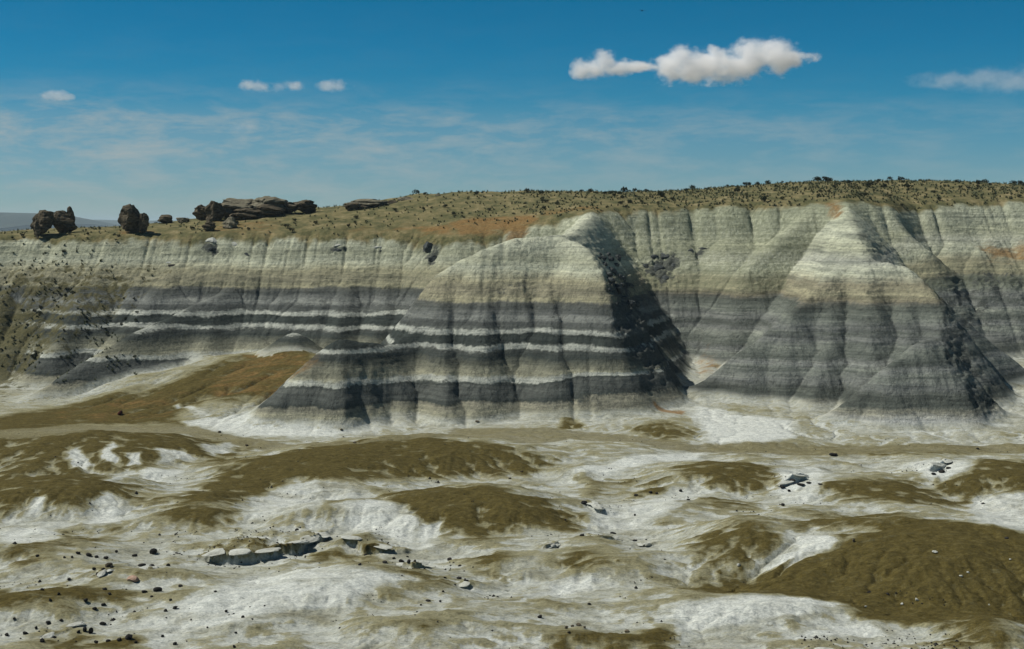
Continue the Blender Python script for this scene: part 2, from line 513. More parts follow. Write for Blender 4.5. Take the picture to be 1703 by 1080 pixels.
def H(x, y):
    """terrain height at single points or arrays"""
    x = np.atleast_1d(np.asarray(x, float)); y = np.atleast_1d(np.asarray(y, float))
    z = sample(Z2, x, y, hx[0], hy[0], DX1)
    t = smooth(300, 322, y)
    return z * (1 - t) + plateau(x, y) * t


def hit(px, py):
    """where the line of sight through a photograph pixel meets the terrain: a real spot on the ground"""
    ys = np.arange(82, 420, 0.15)
    xs = (px - CX) / F * ys
    zl = CAM_Z - (py - HOR) / F * ys
    b = np.nonzero(zl <= H(xs, ys))[0]
    if len(b) == 0: return None
    i = b[0]
    return float(xs[i]), float(ys[i]), float(zl[i])


# final mesh: a fan of rows
dys = []
y = 84.0
rows = []
while y < 470:
    rows.append(y)
    y += 0.155 + 0.0006 * (y - 84) if y < 190 else (0.215 if y < 300 else 0.3 + 0.035 * (y - 300))
rows = np.array(rows)
NU = 860
U = np.linspace(-1, 1, NU)
MX = U[None, :] * (0.364 * rows[:, None] + 21)
MY = np.repeat(rows[:, None], NU, 1)
zc = sample(Z2B, MX, MY, hx[0], hy[0], DX1, True) + banks(MX, MY)
tb = smooth(300, 322, MY)
MZ = zc * (1 - tb) + plateau(MX, MY) * tb
own = OW2[np.clip(np.rint((MY - hy[0]) / DX1).astype(int), 0, len(hy) - 1), np.clip(np.rint((MX - hx[0]) / DX1).astype(int), 0, len(hx) - 1)]
own = np.where(MY > 322, 1, own)
# fine relief the erosion grid is too coarse for
nearw = smooth(210, 120, MY)
MZ = MZ + 0.035 * fbm(MX / 0.55, MY / 0.55, 3, 400) + 0.05 * nearw * fbm(MX / 1.4, MY / 1.0, 3, 410)
cl = smooth(0.6, 2.0, MZ - sample(G0, MX, MY, gx[0], gy[0], DX0)) * (own > 0) * smooth(1.5, -1.0, MY - rim_at(MX)[0])
gyy, gxx = np.gradient(zc, axis=0), np.gradient(zc, axis=1)
gxx = gxx / np.gradient(MX, axis=1); gyy = gyy / np.gradient(MY, axis=0)
gl = np.sqrt(gxx ** 2 + gyy ** 2) + 1e-6
fw = (gyy / gl) ** 2
rill = fw * (1 - np.abs(fbm(MX / 0.75, MY / 7.0, 3, 420))) + (1 - fw) * (1 - np.abs(fbm(MY / 0.75, MX / 7.0, 3, 421)))
rill2 = fw * (1 - np.abs(fbm(MX / 2.6, MY / 14.0, 2, 422))) + (1 - fw) * (1 - np.abs(fbm(MY / 2.6, MX / 14.0, 2, 423)))
blockw = np.clip(0.35 + np.exp(-((MZ - 19.5) / 2.2) ** 2) + 0.5 * np.exp(-((MZ - 25) / 2.0) ** 2), 0, 1)
MZ = MZ + cl * (0.26 * (rill - 0.8) + (0.15 + 0.35 * (own > 1)) * (rill2 - 0.8) + 0.34 * blockw * fbm(MX / 5.0, MZ / 0.75, 3, 430) + 0.22 * blockw * fbm(MX / 0.9, MZ / 0.8, 2, 431))
MZ = MZ - 0.30 * smooth(2.6, 4.6, sample(np.log(A2), MX, MY, hx[0], hy[0], DX1)) * (own == 0) * smooth(212, 195, MY)
gs = (own == 0) * smooth(0.10, 0.38, gl) * smooth(205, 190, MY)
MZ = MZ + gs * (0.22 * (rill - 0.82) + 0.4 * (rill2 - 0.82))
relL = sample(REL_L, MX, MY, hx[0], hy[0], DX1)
relS = sample(REL_S, MX, MY, hx[0], hy[0], DX1)
logA = sample(np.log(A2), MX, MY, hx[0], hy[0], DX1)

# ---- surface attributes
YR, ZR = rim_at(MX)
isfloor = own == 0


def poly_mask(pts, soft):
    """1 inside a ground polygon given by photograph pixels (each dropped onto the terrain), soft edge in metres"""
    w = [hit(px, py) for px, py in pts]
    w = [q[:2] for q in w if q]
    xs = [q[0] for q in w]; ys = [q[1] for q in w]
    m = np.zeros(MX.shape, np.float32)
    r0 = np.searchsorted(rows, min(ys) - soft - 1); r1 = np.searchsorted(rows, max(ys) + soft + 1)
    X = MX[r0:r1]; Y = MY[r0:r1]
    X = X + 1.2 * fbm(X / 4.5, Y / 4.5, 3, 51); Y = Y + 1.0 * fbm(X / 4.5, Y / 4.5, 3, 52)
    inside = np.zeros(X.shape, bool); dist = np.full(X.shape, 1e9)
    n = len(w)
    for i in range(n):
        x0, y0 = w[i]; x1, y1 = w[(i + 1) % n]
        cond = (y0 > Y) != (y1 > Y)
        xi = (x1 - x0) * (Y - y0) / ((y1 - y0) if abs(y1 - y0) > 1e-9 else 1e-9) + x0
        inside ^= cond & (X < xi)
        ex, ey = x1 - x0, y1 - y0
        t = np.clip(((X - x0) * ex + (Y - y0) * ey) / (ex * ex + ey * ey + 1e-9), 0, 1)
        dist = np.minimum(dist, (X - x0 - t * ex) ** 2 + (Y - y0 - t * ey) ** 2)
    sd = np.sqrt(dist) * np.where(inside, 1, -1)
    m[r0:r1] = np.clip(0.5 + 0.5 * sd / soft, 0, 1)
    return m


SOIL = [  # brown soil: polygon, strength, softness
    ([(20, 690), (120, 672), (230, 650), (340, 614), (400, 592), (520, 588), (545, 600), (505, 630), (455, 655), (395, 664), (330, 668),
      (300, 690), (300, 706), (140, 706), (0, 720), (-40, 700)], 1.0, 1.5),
    ([(-40, 722), (60, 722), (200, 718), (330, 728), (420, 742), (430, 770), (330, 772), (180, 786), (60, 800), (-40, 800)], 0.95, 1.5),
    ([(-40, 800), (60, 793), (150, 789), (230, 808), (285, 838), (230, 846), (150, 838), (60, 850), (-40, 860)], 0.95, 1.2),
    ([(300, 838), (360, 790), (440, 758), (560, 735), (700, 727), (830, 745), (935, 772), (890, 790), (760, 794), (600, 796), (480, 800), (400, 840)], 1.35, 1.3),
    ([(640, 822), (780, 812), (900, 830), (985, 868), (960, 884), (880, 884), (800, 896), (740, 880), (690, 862), (650, 842)], 1.3, 1.2),
    ([(1130, 776), (1220, 768), (1290, 780), (1300, 815), (1230, 826), (1160, 806)], 0.95, 1.0),
    ([(1370, 808), (1440, 795), (1540, 800), (1590, 790), (1703, 770), (1760, 775), (1760, 835), (1640, 842), (1520, 838), (1440, 830), (1390, 836)], 0.95, 1.0),
    ([(1100, 968), (1240, 955), (1390, 918), (1480, 872), (1560, 868), (1650, 880), (1760, 905), (1760, 1040), (1600, 1032), (1440, 1022), (1412, 1010), (1300, 990), (1180, 985)], 1.9, 0.9),
    ([(1190, 880), (1240, 872), (1310, 888), (1312, 920), (1270, 944), (1190, 950), (1140, 940), (1150, 900)], 0.8, 1.0),
    ([(770, 930), (810, 922), (850, 945), (840, 968), (790, 966)], 0.75, 0.8), ([(915, 930), (960, 912), (1000, 925), (985, 955), (925, 958)], 0.75, 0.8),
    ([(490, 912), (600, 906), (640, 912), (600, 935), (520, 938)], 0.8, 0.7), ([(330, 912), (480, 906), (480, 925), (340, 932)], 0.55, 0.8),
    ([(-20, 985), (120, 970), (240, 985), (236, 1010), (150, 1012), (40, 1000), (-20, 1005)], 0.8, 0.9),
    ([(60, 1050), (120, 1040), (240, 1068), (240, 1100), (60, 1100)], 0.75, 0.7),
    ([(910, 1070), (1000, 1052), (1120, 1050), (1110, 1100), (910, 1100)], 0.9, 0.7), ([(1560, 1035), (1640, 1030), (1660, 1085), (1560, 1085)], 0.85, 0.7),
    ([(500, 990), (560, 970), (640, 965), (690, 975), (680, 1010), (560, 1025)], 0.5, 1.0), ([(640, 945), (740, 955), (760, 975), (690, 978)], 0.6, 0.8),
    ([(930, 686), (955, 690), (972, 712), (930, 716)], 1.0, 0.4), ([(1040, 712), (1110, 700), (1180, 722), (1100, 735)], 0.75, 0.7),
    ([(250, 850), (330, 838), (420, 850), (400, 880), (290, 890)], 0.65, 1.0), ([(960, 800), (1060, 790), (1130, 800), (1130, 830), (1000, 832)], 0.6, 1.0),
    ([(80, 880), (210, 872), (230, 895), (100, 905)], 0.6, 1.0), ([(1150, 830), (1250, 825), (1280, 850), (1180, 850)], 0.6, 0.8),
    ([(1300, 868), (1360, 850), (1480, 850), (1520, 862), (1440, 890), (1360, 905)], 0.55, 0.8),
    ([(400, 592), (520, 588), (540, 602), (490, 640), (420, 655), (350, 640)], 1.05, 1.0),
    ([(0, 900), (60, 905), (110, 915), (40, 940), (-20, 945)], 0.55, 0.8), ([(1190, 735), (1703, 742), (1760, 748), (1500, 756), (1180, 748)], 0.6, 0.7),
]
OLIVE = [  # olive terrace strip across the valley foot
    ([(-60, 728), (0, 716), (130, 706), (300, 706), (420, 728), (600, 735), (760, 712), (930, 712), (1150, 738), (1400, 742), (1760, 736), (1760, 752),
      (1400, 756), (1150, 754), (950, 732), (760, 728), (560, 742), (420, 748), (300, 722), (130, 720), (0, 732)], 0.85, 1.0),
]
PALE = [  # clean pale clay
    ([(1150, 672), (1230, 690), (1320, 700), (1320, 728), (1270, 737), (1180, 735), (1160, 700)], 1.0, 1.0),
    ([(300, 702), (400, 690), (440, 690), (570, 714), (560, 726), (400, 724)], 1.0, 0.8),
    ([(300, 670), (350, 690), (338, 694), (292, 674)], 0.7, 0.4),
    ([(1380, 888), (1390, 912), (1300, 944), (1280, 945), (1318, 915), (1310, 890)], 1.0, 0.7),
    ([(1110, 1010), (1240, 992), (1330, 993), (1410, 1006), (1340, 1022), (1230, 1042), (1130, 1052)], 1.0, 0.9),
    ([(560, 838), (640, 832), (690, 856), (700, 905), (640, 895), (580, 880)], 0.9, 0.8),
    ([(185, 800), (250, 778), (310, 782), (280, 800)], 1.0, 0.6), ([(110, 755), (130, 745), (150, 775), (120, 780)], 0.9, 0.5),
    ([(170, 745), (190, 736), (195, 765), (170, 770)], 0.9, 0.4), ([(210, 752), (230, 750), (235, 772), (210, 775)], 0.9, 0.4), ([(262, 745), (300, 748), (330, 765), (262, 770)], 0.8, 0.5),
    ([(35, 860), (60, 830), (84, 822), (70, 850)], 0.9, 0.4), ([(140, 875), (160, 830), (185, 818), (205, 840), (195, 870)], 0.85, 0.6),
    ([(330, 738), (385, 736), (385, 752), (350, 756)], 0.8, 0.5), ([(950, 782), (1040, 760), (1170, 745), (1160, 765), (1050, 778), (1000, 795)], 0.9, 0.8),
    ([(430, 960), (600, 945), (680, 960), (600, 1000), (430, 1030), (250, 1075), (240, 1040), (340, 985)], 0.8, 1.2),
    ([(460, 815), (520, 800), (600, 820), (520, 850), (420, 870), (400, 840)], 0.7, 1.0), ([(700, 870), (735, 870), (720, 915), (690, 915)], 0.9, 0.6),
    ([(0, 880), (90, 868), (100, 895), (0, 915)], 0.7, 0.8), ([(1000, 840), (1120, 810), (1180, 820), (1080, 870), (960, 890)], 0.7, 0.8),
    ([(1480, 775), (1560, 765), (1620, 770), (1600, 790), (1540, 797)], 0.8, 0.7), ([(1290, 780), (1370, 775), (1380, 800), (1330, 840), (1290, 830)], 0.8, 0.8),
    ([(1620, 830), (1703, 815), (1760, 830), (1760, 880), (1620, 870)], 0.8, 0.8), ([(905, 970), (990, 960), (1000, 985), (910, 990)], 0.8, 0.6),
    ([(1345, 1045), (1450, 1030), (1480, 1060), (1330, 1062)], 0.9, 0.5),
]
VEG = [  # scrub on the slopes
    ([(-60, 445), (130, 430), (280, 440), (250, 490), (150, 560), (60, 640), (-60, 690)], 0.62, 6.0),
    ([(-60, 480), (50, 480), (70, 560), (20, 630), (-60, 660)], 1.0, 4.0),
]
RUST = [
    ([(330, 640), (400, 592), (520, 588), (540, 602), (480, 645), (400, 662), (330, 668)], 0.42, 2.0), ([(60, 690), (200, 655), (330, 640), (310, 690), (100, 705)], 0.3, 2.0),
    ([(740, 372), (800, 360), (885, 356), (900, 366), (880, 380), (855, 402), (838, 388), (760, 394)], 0.78, 1.2), ([(690, 378), (750, 372), (760, 392), (700, 394)], 0.7, 1.2),
    ([(1376, 338), (1400, 338), (1396, 362), (1382, 362)], 0.9, 0.8), ([(1630, 412), (1720, 402), (1720, 436), (1650, 434)], 0.8, 2.0),
    ([(560, 376), (700, 372), (700, 388), (560, 388)], 0.4, 1.5), ([(340, 368), (470, 368), (470, 388), (340, 388)], 0.45, 1.5), ([(190, 384), (260, 384), (260, 390), (190, 390)], 0.6, 1.0),
    ([(1090, 672), (1140, 684), (1140, 690), (1090, 680)], 0.9, 0.4), ([(1150, 600), (1175, 575), (1200, 590), (1165, 640)], 0.4, 1.0),
    ([(900, 350), (1000, 343), (1000, 352), (900, 360)], 0.5, 1.0),
]


CRAG_SHADE = [  # crumbling dark rock, plus shade of right flanks and hollows painted in
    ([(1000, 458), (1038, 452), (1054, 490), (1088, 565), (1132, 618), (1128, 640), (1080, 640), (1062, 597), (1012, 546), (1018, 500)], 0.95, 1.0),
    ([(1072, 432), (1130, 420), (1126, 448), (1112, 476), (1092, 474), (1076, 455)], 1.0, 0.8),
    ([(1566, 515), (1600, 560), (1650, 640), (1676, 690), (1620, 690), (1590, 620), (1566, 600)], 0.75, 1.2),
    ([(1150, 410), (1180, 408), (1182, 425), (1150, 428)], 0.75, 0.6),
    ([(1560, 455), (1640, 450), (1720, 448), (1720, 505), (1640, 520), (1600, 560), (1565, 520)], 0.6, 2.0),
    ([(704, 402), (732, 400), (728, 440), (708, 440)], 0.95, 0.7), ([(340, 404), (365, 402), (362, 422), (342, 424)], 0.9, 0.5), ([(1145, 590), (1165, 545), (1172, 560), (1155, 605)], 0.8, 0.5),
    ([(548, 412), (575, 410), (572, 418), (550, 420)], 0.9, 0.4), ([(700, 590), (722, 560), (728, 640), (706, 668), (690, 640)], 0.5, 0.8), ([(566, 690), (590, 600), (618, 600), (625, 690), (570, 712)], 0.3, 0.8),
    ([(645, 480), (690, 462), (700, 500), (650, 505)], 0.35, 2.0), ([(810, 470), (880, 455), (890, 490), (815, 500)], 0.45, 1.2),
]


def paint(lst, k=1.0):
    out = np.zeros(MX.shape, np.float32)
    for pts, s, soft in lst:
        out = np.maximum(out, s * poly_mask(pts, soft * k))
    return out


soil = paint(SOIL, 1.7) * (own == 0)
pale = paint(PALE)
olive = paint(OLIVE) * (own == 0)
veg = paint(VEG)
rust = paint(RUST, 1.3)
crag = paint(CRAG_SHADE, 1.3) * (own > 0)
crag_h = np.clip(crag, 0, 1) * (0.9 * fbm(MX / 1.9, MZ / 1.5, 3, 700) + 0.5 * np.abs(fbm(MX / 0.8, MZ / 0.7, 3, 701)) - 0.25)
MZ = MZ + crag_h
inter = 0.30 * fbm(MX / 6.0, MY / 3.5, 4, 600) + 0.9 * np.clip(relL, -0.5, 0.5)
soil_n = np.clip(0.92 * soil + 0.80 * (inter + 0.30) + gs * (1.5 * (rill2 - 0.86) + 0.9 * (rill - 0.84)) - 1.1 * np.clip(-relS * 9, 0, 0.5) * (MY < 205) - 1.5 * pale, -0.6, 1.2) * isfloor
top = smooth(-0.9, 0.9, MY - YR + 3.4 * fbm(MX / 7.0, MY / 9.0, 5, 610, 0.6) + 1.2 * smooth(30, -10, MX)) * (own != 0)
dip = 1.2 * fbm(MX / 60.0, MY / 60.0, 2, 77) * 0.4 + 3.2 * smooth(66, 84, MX) * smooth(236, 262, MY)
strat = MZ - dip
facies = smooth(24, 34, MX)
# the lowest dark band swells at the right end of the central butte
strat = strat - (own == 2) * 1.35 * smooth(2, 16, MX) * smooth(8.5, 6.0, strat) * smooth(2.0, 4.5, strat)
weather = (own == 1) * smooth(16.5, 18.5, MZ) * (1 - top) * np.interp(MX, [-40, 0, 20, 60, 84], [0.16, 0.35, 0.62, 0.55, 0.3])

# ------------------------------------------------------------------ materials
def new_mat(name):
    m = bpy.data.materials.new(name)
    m.use_nodes = True
    m.node_tree.nodes.clear()
    return m


class NT:
    def __init__(self, mat):
        self.nt = mat.node_tree
        self.L = self.nt.links.new

    def n(self, typ, **kw):
        return N(self.nt, typ, **kw)

    def val(self, sock, node, inp):
        if hasattr(sock, 'is_output'):
            self.L(sock, node.inputs[inp])
        else:
            node.inputs[inp].default_value = sock

    def math(self, op, a, b=0.0, clamp=False):
        n = self.n('ShaderNodeMath', operation=op, use_clamp=clamp)
        self.val(a, n, 0); self.val(b, n, 1)
        return n.outputs[0]

    def attr(self, name):
        return self.n('ShaderNodeAttribute', attribute_name=name).outputs['Fac']

    def noise(self, vec, scale, detail=4.0, rough=0.55, dist=0.0):
        n = self.n('ShaderNodeTexNoise', inputs={'Scale': scale, 'Detail': detail, 'Roughness': rough, 'Distortion': dist})
        self.L(vec, n.inputs['Vector'])
        return n.outputs['Fac']

    def mapping(self, vec, sc):
        n = self.n('ShaderNodeMapping')
        n.inputs['Scale'].default_value = sc
        self.L(vec, n.inputs['Vector'])
        return n.outputs[0]

    def mr(self, v, a, b, c=0.0, d=1.0):
        n = self.n('ShaderNodeMapRange', interpolation_type='SMOOTHSTEP', inputs={'From Min': a, 'From Max': b, 'To Min': c, 'To Max': d})
        self.L(v, n.inputs['Value'])
        return n.outputs[0]

    def mix(self, f, a, b, blend='MIX'):
        n = self.n('ShaderNodeMix', data_type='RGBA', blend_type=blend)
        self.val(f, n, 'Factor')
        for s, k in ((a, 'A'), (b, 'B')):
            if hasattr(s, 'is_output'): self.L(s, n.inputs[k])
            else: n.inputs[k].default_value = tuple(s) + (1,)
        return n.outputs['Result']

    def ramp(self, v, stops, interp='LINEAR'):
        n = self.n('ShaderNodeValToRGB')
        cr = n.color_ramp
        cr.interpolation = interp
        while len(cr.elements) > 1: cr.elements.remove(cr.elements[-1])
        cr.elements[0].position = stops[0][0]; cr.elements[0].color = tuple(stops[0][1]) + (1,)
        for p, c in stops[1:]:
            e = cr.elements.new(p); e.color = tuple(c) + (1,)
        self.L(v, n.inputs[0])
        return n.outputs['Color']

    def finish(self, col, rough=0.95, bump=None, bstr=0.5, bdist=0.1, normal=None):
        p = self.n('ShaderNodeBsdfPrincipled', inputs={'Roughness': rough, 'Specular IOR Level': 0.04})
        if hasattr(col, 'is_output'): self.L(col, p.inputs['Base Color'])
        else: p.inputs['Base Color'].default_value = tuple(col) + (1,)
        if bump is not None:
            b = self.n('ShaderNodeBump', inputs={'Strength': bstr, 'Distance': bdist})
            self.L(bump, b.inputs['Height'])
            self.L(b.outputs[0], p.inputs['Normal'])
        o = self.n('ShaderNodeOutputMaterial')
        self.L(p.outputs[0], o.inputs['Surface'])


CAP = (0.50, 0.515, 0.395); CAPD = (0.38, 0.39, 0.285); TAN = (0.335, 0.315, 0.21); LAV = (0.158, 0.167, 0.157); LAVL = (0.215, 0.226, 0.208)
DRK = (0.042, 0.052, 0.050); WHT = (0.41, 0.425, 0.375); CRM = (0.30, 0.295, 0.215); PALEC = (0.50, 0.515, 0.46)
BROWN = (0.090, 0.072, 0.023); OLV = (0.255, 0.235, 0.125); GREYFAN = (0.43, 0.44, 0.42)


def terrain_material():
    m = new_mat('badland_clay')
    t = NT(m)
    geo = t.n('ShaderNodeNewGeometry')
    pos = geo.outputs['Position']
    nz = t.n('ShaderNodeSeparateXYZ'); t.L(geo.outputs['Normal'], nz.inputs[0])
    # strata: height warped a little by noise
    w = t.noise(t.mapping(pos, (0.12, 0.12, 0.3)), 1.0, 4)
    w2 = t.noise(t.mapping(pos, (1.6, 1.6, 0.5)), 1.0, 3)
    s = t.math('ADD', t.attr('strat'), t.math('MULTIPLY', t.math('SUBTRACT', w, 0.5), 1.9))
    s = t.math('ADD', s, t.math('MULTIPLY', t.math('SUBTRACT', w2, 0.5), 0.8))
    sn = t.math('DIVIDE', s, 40.0)

    def st(lst):
        out = []
        for z, c in lst: out.append((z / 40.0, c))
        return out
    A = t.ramp(sn, st([(0.6, PALEC), (1.6, CRM), (2.7, (0.260, 0.250, 0.190)), (3.0, DRK), (3.6, (0.088, 0.097, 0.091)), (5.2, (0.098, 0.106, 0.099)), (5.6, DRK), (5.75, WHT), (6.3, WHT), (6.7, CRM),
                       (9.3, DRK), (10.1, (0.073, 0.081, 0.076)), (10.3, WHT), (10.8, WHT), (11.0, DRK), (12.4, DRK), (12.6, WHT), (13.1, WHT), (13.35, (0.093, 0.102, 0.095)),
                       (14.2, (0.10, 0.108, 0.104)), (14.6, LAVL), (15.1, LAVL), (15.4, LAV), (16.6, (0.085, 0.093, 0.087)), (17.2, (0.117, 0.121, 0.109)), (17.6, TAN), (19.0, (0.240, 0.225, 0.160)), (20.5, TAN), (22.5, CAP), (24.0, CAPD), (26.5, CAP), (34, CAP)]))
    B = t.ramp(sn, st([(0.5, PALEC), (1.3, GREYFAN), (2.6, (0.270, 0.265, 0.210)), (3.2, (0.089, 0.100, 0.089)), (4.6, (0.089, 0.099, 0.088)), (5.6, (0.185, 0.195, 0.183)), (7.2, (0.190, 0.208, 0.181)), (8.0, (0.245, 0.256, 0.238)), (8.8, (0.107, 0.120, 0.107)),
                       (9.6, (0.143, 0.159, 0.139)), (10.6, (0.209, 0.226, 0.196)), (11.4, (0.185, 0.195, 0.183)), (12.4, (0.104, 0.116, 0.104)), (13.2, (0.185, 0.195, 0.183)), (14.5, (0.167, 0.184, 0.159)), (16.2, (0.091, 0.103, 0.090)), (16.8, (0.146, 0.144, 0.119)), (17.1, (0.220, 0.200, 0.140)),
                       (18.0, TAN), (19.6, (0.270, 0.250, 0.175)), (21.4, CAP), (23.5, (0.420, 0.430, 0.360)), (25.5, CAPD), (28.0, CAP), (36, (0.380, 0.400, 0.280))]))
    col = t.mix(t.attr('facies'), A, B)
    # thin dark bedding lines, blocky mottling, downslope wash streaks
    bed = t.noise(t.mapping(pos, (0.09, 0.09, 2.4)), 1.0, 6, 0.78, 0.15)
    col = t.mix(1.0, col, t.ramp(bed, [(0.30, (0.52, 0.54, 0.55)), (0.44, (0.86, 0.87, 0.87)), (0.56, (1.05, 1.05, 1.04)), (0.72, (1.30, 1.29, 1.26))]), 'MULTIPLY')
    bed2 = t.noise(t.mapping(pos, (0.05, 0.05, 0.95)), 1.0, 3, 0.6, 0.1)
    bs = t.ramp(bed2, [(0.32, (0.52, 0.54, 0.55)), (0.42, (0.78, 0.79, 0.8)), (0.50, (1.08, 1.08, 1.07)), (0.56, (0.85, 0.86, 0.86)), (0.66, (1.35, 1.34, 1.30))])
    col = t.mix(t.math('ADD', 0.6, t.math('MULTIPLY', t.attr('facies'), 0.35)), col, t.mix(1.0, col, bs, 'MULTIPLY'))
    streak = t.noise(t.mapping(pos, (1.5, 1.5, 0.16)), 1.0, 5, 0.65, 0.3)
    col = t.mix(1.0, col, t.ramp(streak, [(0.28, (0.58, 0.60, 0.60)), (0.45, (0.95, 0.95, 0.95)), (0.6, (1.05, 1.05, 1.03)), (0.75, (1.22, 1.2, 1.15))]), 'MULTIPLY')
    grain = t.noise(t.mapping(pos, (6, 6, 6)), 1.0, 4, 0.7)
    col = t.mix(1.0, col, t.ramp(grain, [(0.25, (0.78, 0.78, 0.78)), (0.5, (1, 1, 1)), (0.8, (1.12, 1.12, 1.12))]), 'MULTIPLY')
    crack = t.noise(t.mapping(pos, (0.75, 0.75, 0.13)), 1.0, 6, 0.6, 0.3)
    ck = t.mr(t.math('ABSOLUTE', t.math('SUBTRACT', crack, 0.5)), 0.0, 0.016, 0.42, 1.0)
    col = t.mix(t.math('SUBTRACT', 1.0, ck), col, (0.03, 0.032, 0.03))
    wn = t.math('MULTIPLY', t.attr('weather'), t.mr(streak, 0.25, 0.7, 1.4, 0.5))
    col = t.mix(wn, col, (0.19, 0.205, 0.125))
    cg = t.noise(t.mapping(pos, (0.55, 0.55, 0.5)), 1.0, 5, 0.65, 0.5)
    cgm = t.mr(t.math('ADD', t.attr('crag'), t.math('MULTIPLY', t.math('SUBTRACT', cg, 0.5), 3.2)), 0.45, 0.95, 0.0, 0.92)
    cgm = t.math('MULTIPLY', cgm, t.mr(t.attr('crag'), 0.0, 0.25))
    col = t.mix(cgm, col, t.ramp(grain, [(0.3, (0.022, 0.026, 0.024)), (0.7, (0.11, 0.12, 0.11))]))  # dark rock colour that also carries the painted flank shade
    # the valley floor
    f1 = t.noise(t.mapping(pos, (0.22, 0.42, 0.5)), 1.0, 8, 0.64, 0.6)
    f2 = t.noise(t.mapping(pos, (1.6, 2.4, 2.0)), 1.0, 5, 0.65, 0.3)
    pal = t.ramp(f1, [(0.30, (0.24, 0.235, 0.17)), (0.43, (0.35, 0.355, 0.29)), (0.55, (0.45, 0.467, 0.42)), (0.72, (0.56, 0.585, 0.545))])
    pm = t.mr(t.math('ADD', t.attr('pale'), t.math('MULTIPLY', t.math('SUBTRACT', f1, 0.5), 1.2)), 0.3, 1.0, 0.0, 0.9)
    pal = t.mix(pm, pal, t.ramp(f2, [(0.3, (0.48, 0.50, 0.465)), (0.6, (0.64, 0.665, 0.62))]))
    flo = t.mix(t.attr('floor'), col, pal)
    sl = t.math('ADD', t.attr('soil'), t.math('MULTIPLY', t.math('SUBTRACT', f1, 0.5), 1.9))
    sl = t.math('ADD', sl, t.math('MULTIPLY', t.math('SUBTRACT', f2, 0.5), 1.1))
    sl = t.math('MULTIPLY', sl, t.attr('floor'))
    flo = t.mix(t.mr(sl, -0.06, 0.44, 0.0, 0.94), flo, t.ramp(f2, [(0.3, (0.185, 0.168, 0.082)), (0.7, (0.31, 0.295, 0.185))]))
    br = t.ramp(f2, [(0.25, (0.055, 0.044, 0.013)), (0.5, BROWN), (0.78, (0.14, 0.117, 0.046))])
    flo = t.mix(t.mr(sl, 0.44, 1.02), flo, br)
    ol = t.math('ADD', t.attr('olive'), t.math('MULTIPLY', t.math('SUBTRACT', f1, 0.5), 0.7))
    flo = t.mix(t.mr(ol, 0.35, 0.7, 0.0, 0.85), flo, t.ramp(f2, [(0.3, (0.14, 0.125, 0.062)), (0.7, (0.24, 0.22, 0.13))]))
    # grit, tufts and stains on the floor
    g1 = t.noise(t.mapping(pos, (1.1, 1.7, 1.5)), 1.0, 8, 0.75, 0.8)
    g2 = t.noise(t.mapping(pos, (4.5, 6.5, 5)), 1.0, 5, 0.75)
    gm = t.mix(1.0, t.ramp(g1, [(0.30, (0.55, 0.57, 0.55)), (0.46, (0.92, 0.92, 0.92)), (0.60, (1.08, 1.07, 1.04)), (0.75, (1.25, 1.22, 1.15))]),
               t.ramp(g2, [(0.30, (0.42, 0.44, 0.42)), (0.42, (0.86, 0.87, 0.86)), (0.55, (1.06, 1.06, 1.05)), (0.70, (1.40, 1.36, 1.28))]), 'MULTIPLY')
    gm = t.mix(t.attr('floor'), (1, 1, 1), gm)
    flo = t.mix(1.0, flo, gm, 'MULTIPLY')
    # scrub litter on the left slopes
    vg = t.math('ADD', t.attr('veg'), t.math('MULTIPLY', t.math('SUBTRACT', t.noise(t.mapping(pos, (0.5, 0.5, 0.35)), 1.0, 6, 0.7, 0.4), 0.5), 2.2))
    flo = t.mix(t.mr(vg, 0.42, 0.75, 0.0, 0.9), flo, t.ramp(f2, [(0.3, (0.05, 0.05, 0.022)), (0.7, (0.14, 0.125, 0.06))]))
    # mesa top soil with sage
    tp = t.ramp(t.noise(t.mapping(pos, (0.35, 0.25, 0.4)), 1.0, 6, 0.7), [(0.32, (0.07, 0.074, 0.035)), (0.46, (0.125, 0.12, 0.056)), (0.58, (0.205, 0.175, 0.085)), (0.72, (0.31, 0.265, 0.15))])
    flo = t.mix(t.attr('top'), flo, tp)
    ru = t.math('ADD', t.attr('rust'), t.math('MULTIPLY', t.math('SUBTRACT', f1, 0.5), 1.6))
    ru = t.math('MULTIPLY', ru, t.mr(t.attr('rust'), 0.0, 0.2))
    flo = t.mix(t.mr(ru, 0.22, 0.85, 0.0, 0.85), flo, t.ramp(f2, [(0.3, (0.13, 0.07, 0.024)), (0.7, (0.32, 0.20, 0.08))]))
    # relief too fine for the mesh: rills down the slopes, popcorn crust, cracks
    r1 = t.noise(t.mapping(pos, (2.3, 2.3, 0.22)), 1.0, 5, 0.6, 0.2)
    r2 = t.noise(t.mapping(pos, (5, 5, 5)), 1.0, 5, 0.7)
    bl = t.noise(t.mapping(pos, (0.5, 0.5, 2.6)), 1.0, 4, 0.6)
    cf = t.math('SUBTRACT', 1.0, t.math('MULTIPLY', t.attr('floor'), 0.8))
    hgt = t.math('ADD', t.math('MULTIPLY', t.math('MULTIPLY', r1, cf), 0.6), t.math('ADD', t.math('MULTIPLY', t.math('MULTIPLY', r2, cf), 0.42), t.math('MULTIPLY', t.math('MULTIPLY', bl, cf), 0.36)))
    hgt = t.math('ADD', hgt, t.math('MULTIPLY', t.math('MULTIPLY', g1, t.attr('floor')), 0.30))
    hgt = t.math('ADD', hgt, t.math('MULTIPLY', t.math('MULTIPLY', g2, t.attr('floor')), 0.26))
    t.finish(flo, 0.97, hgt, 0.9, 0.45)
    return m


MAT_T = terrain_material()


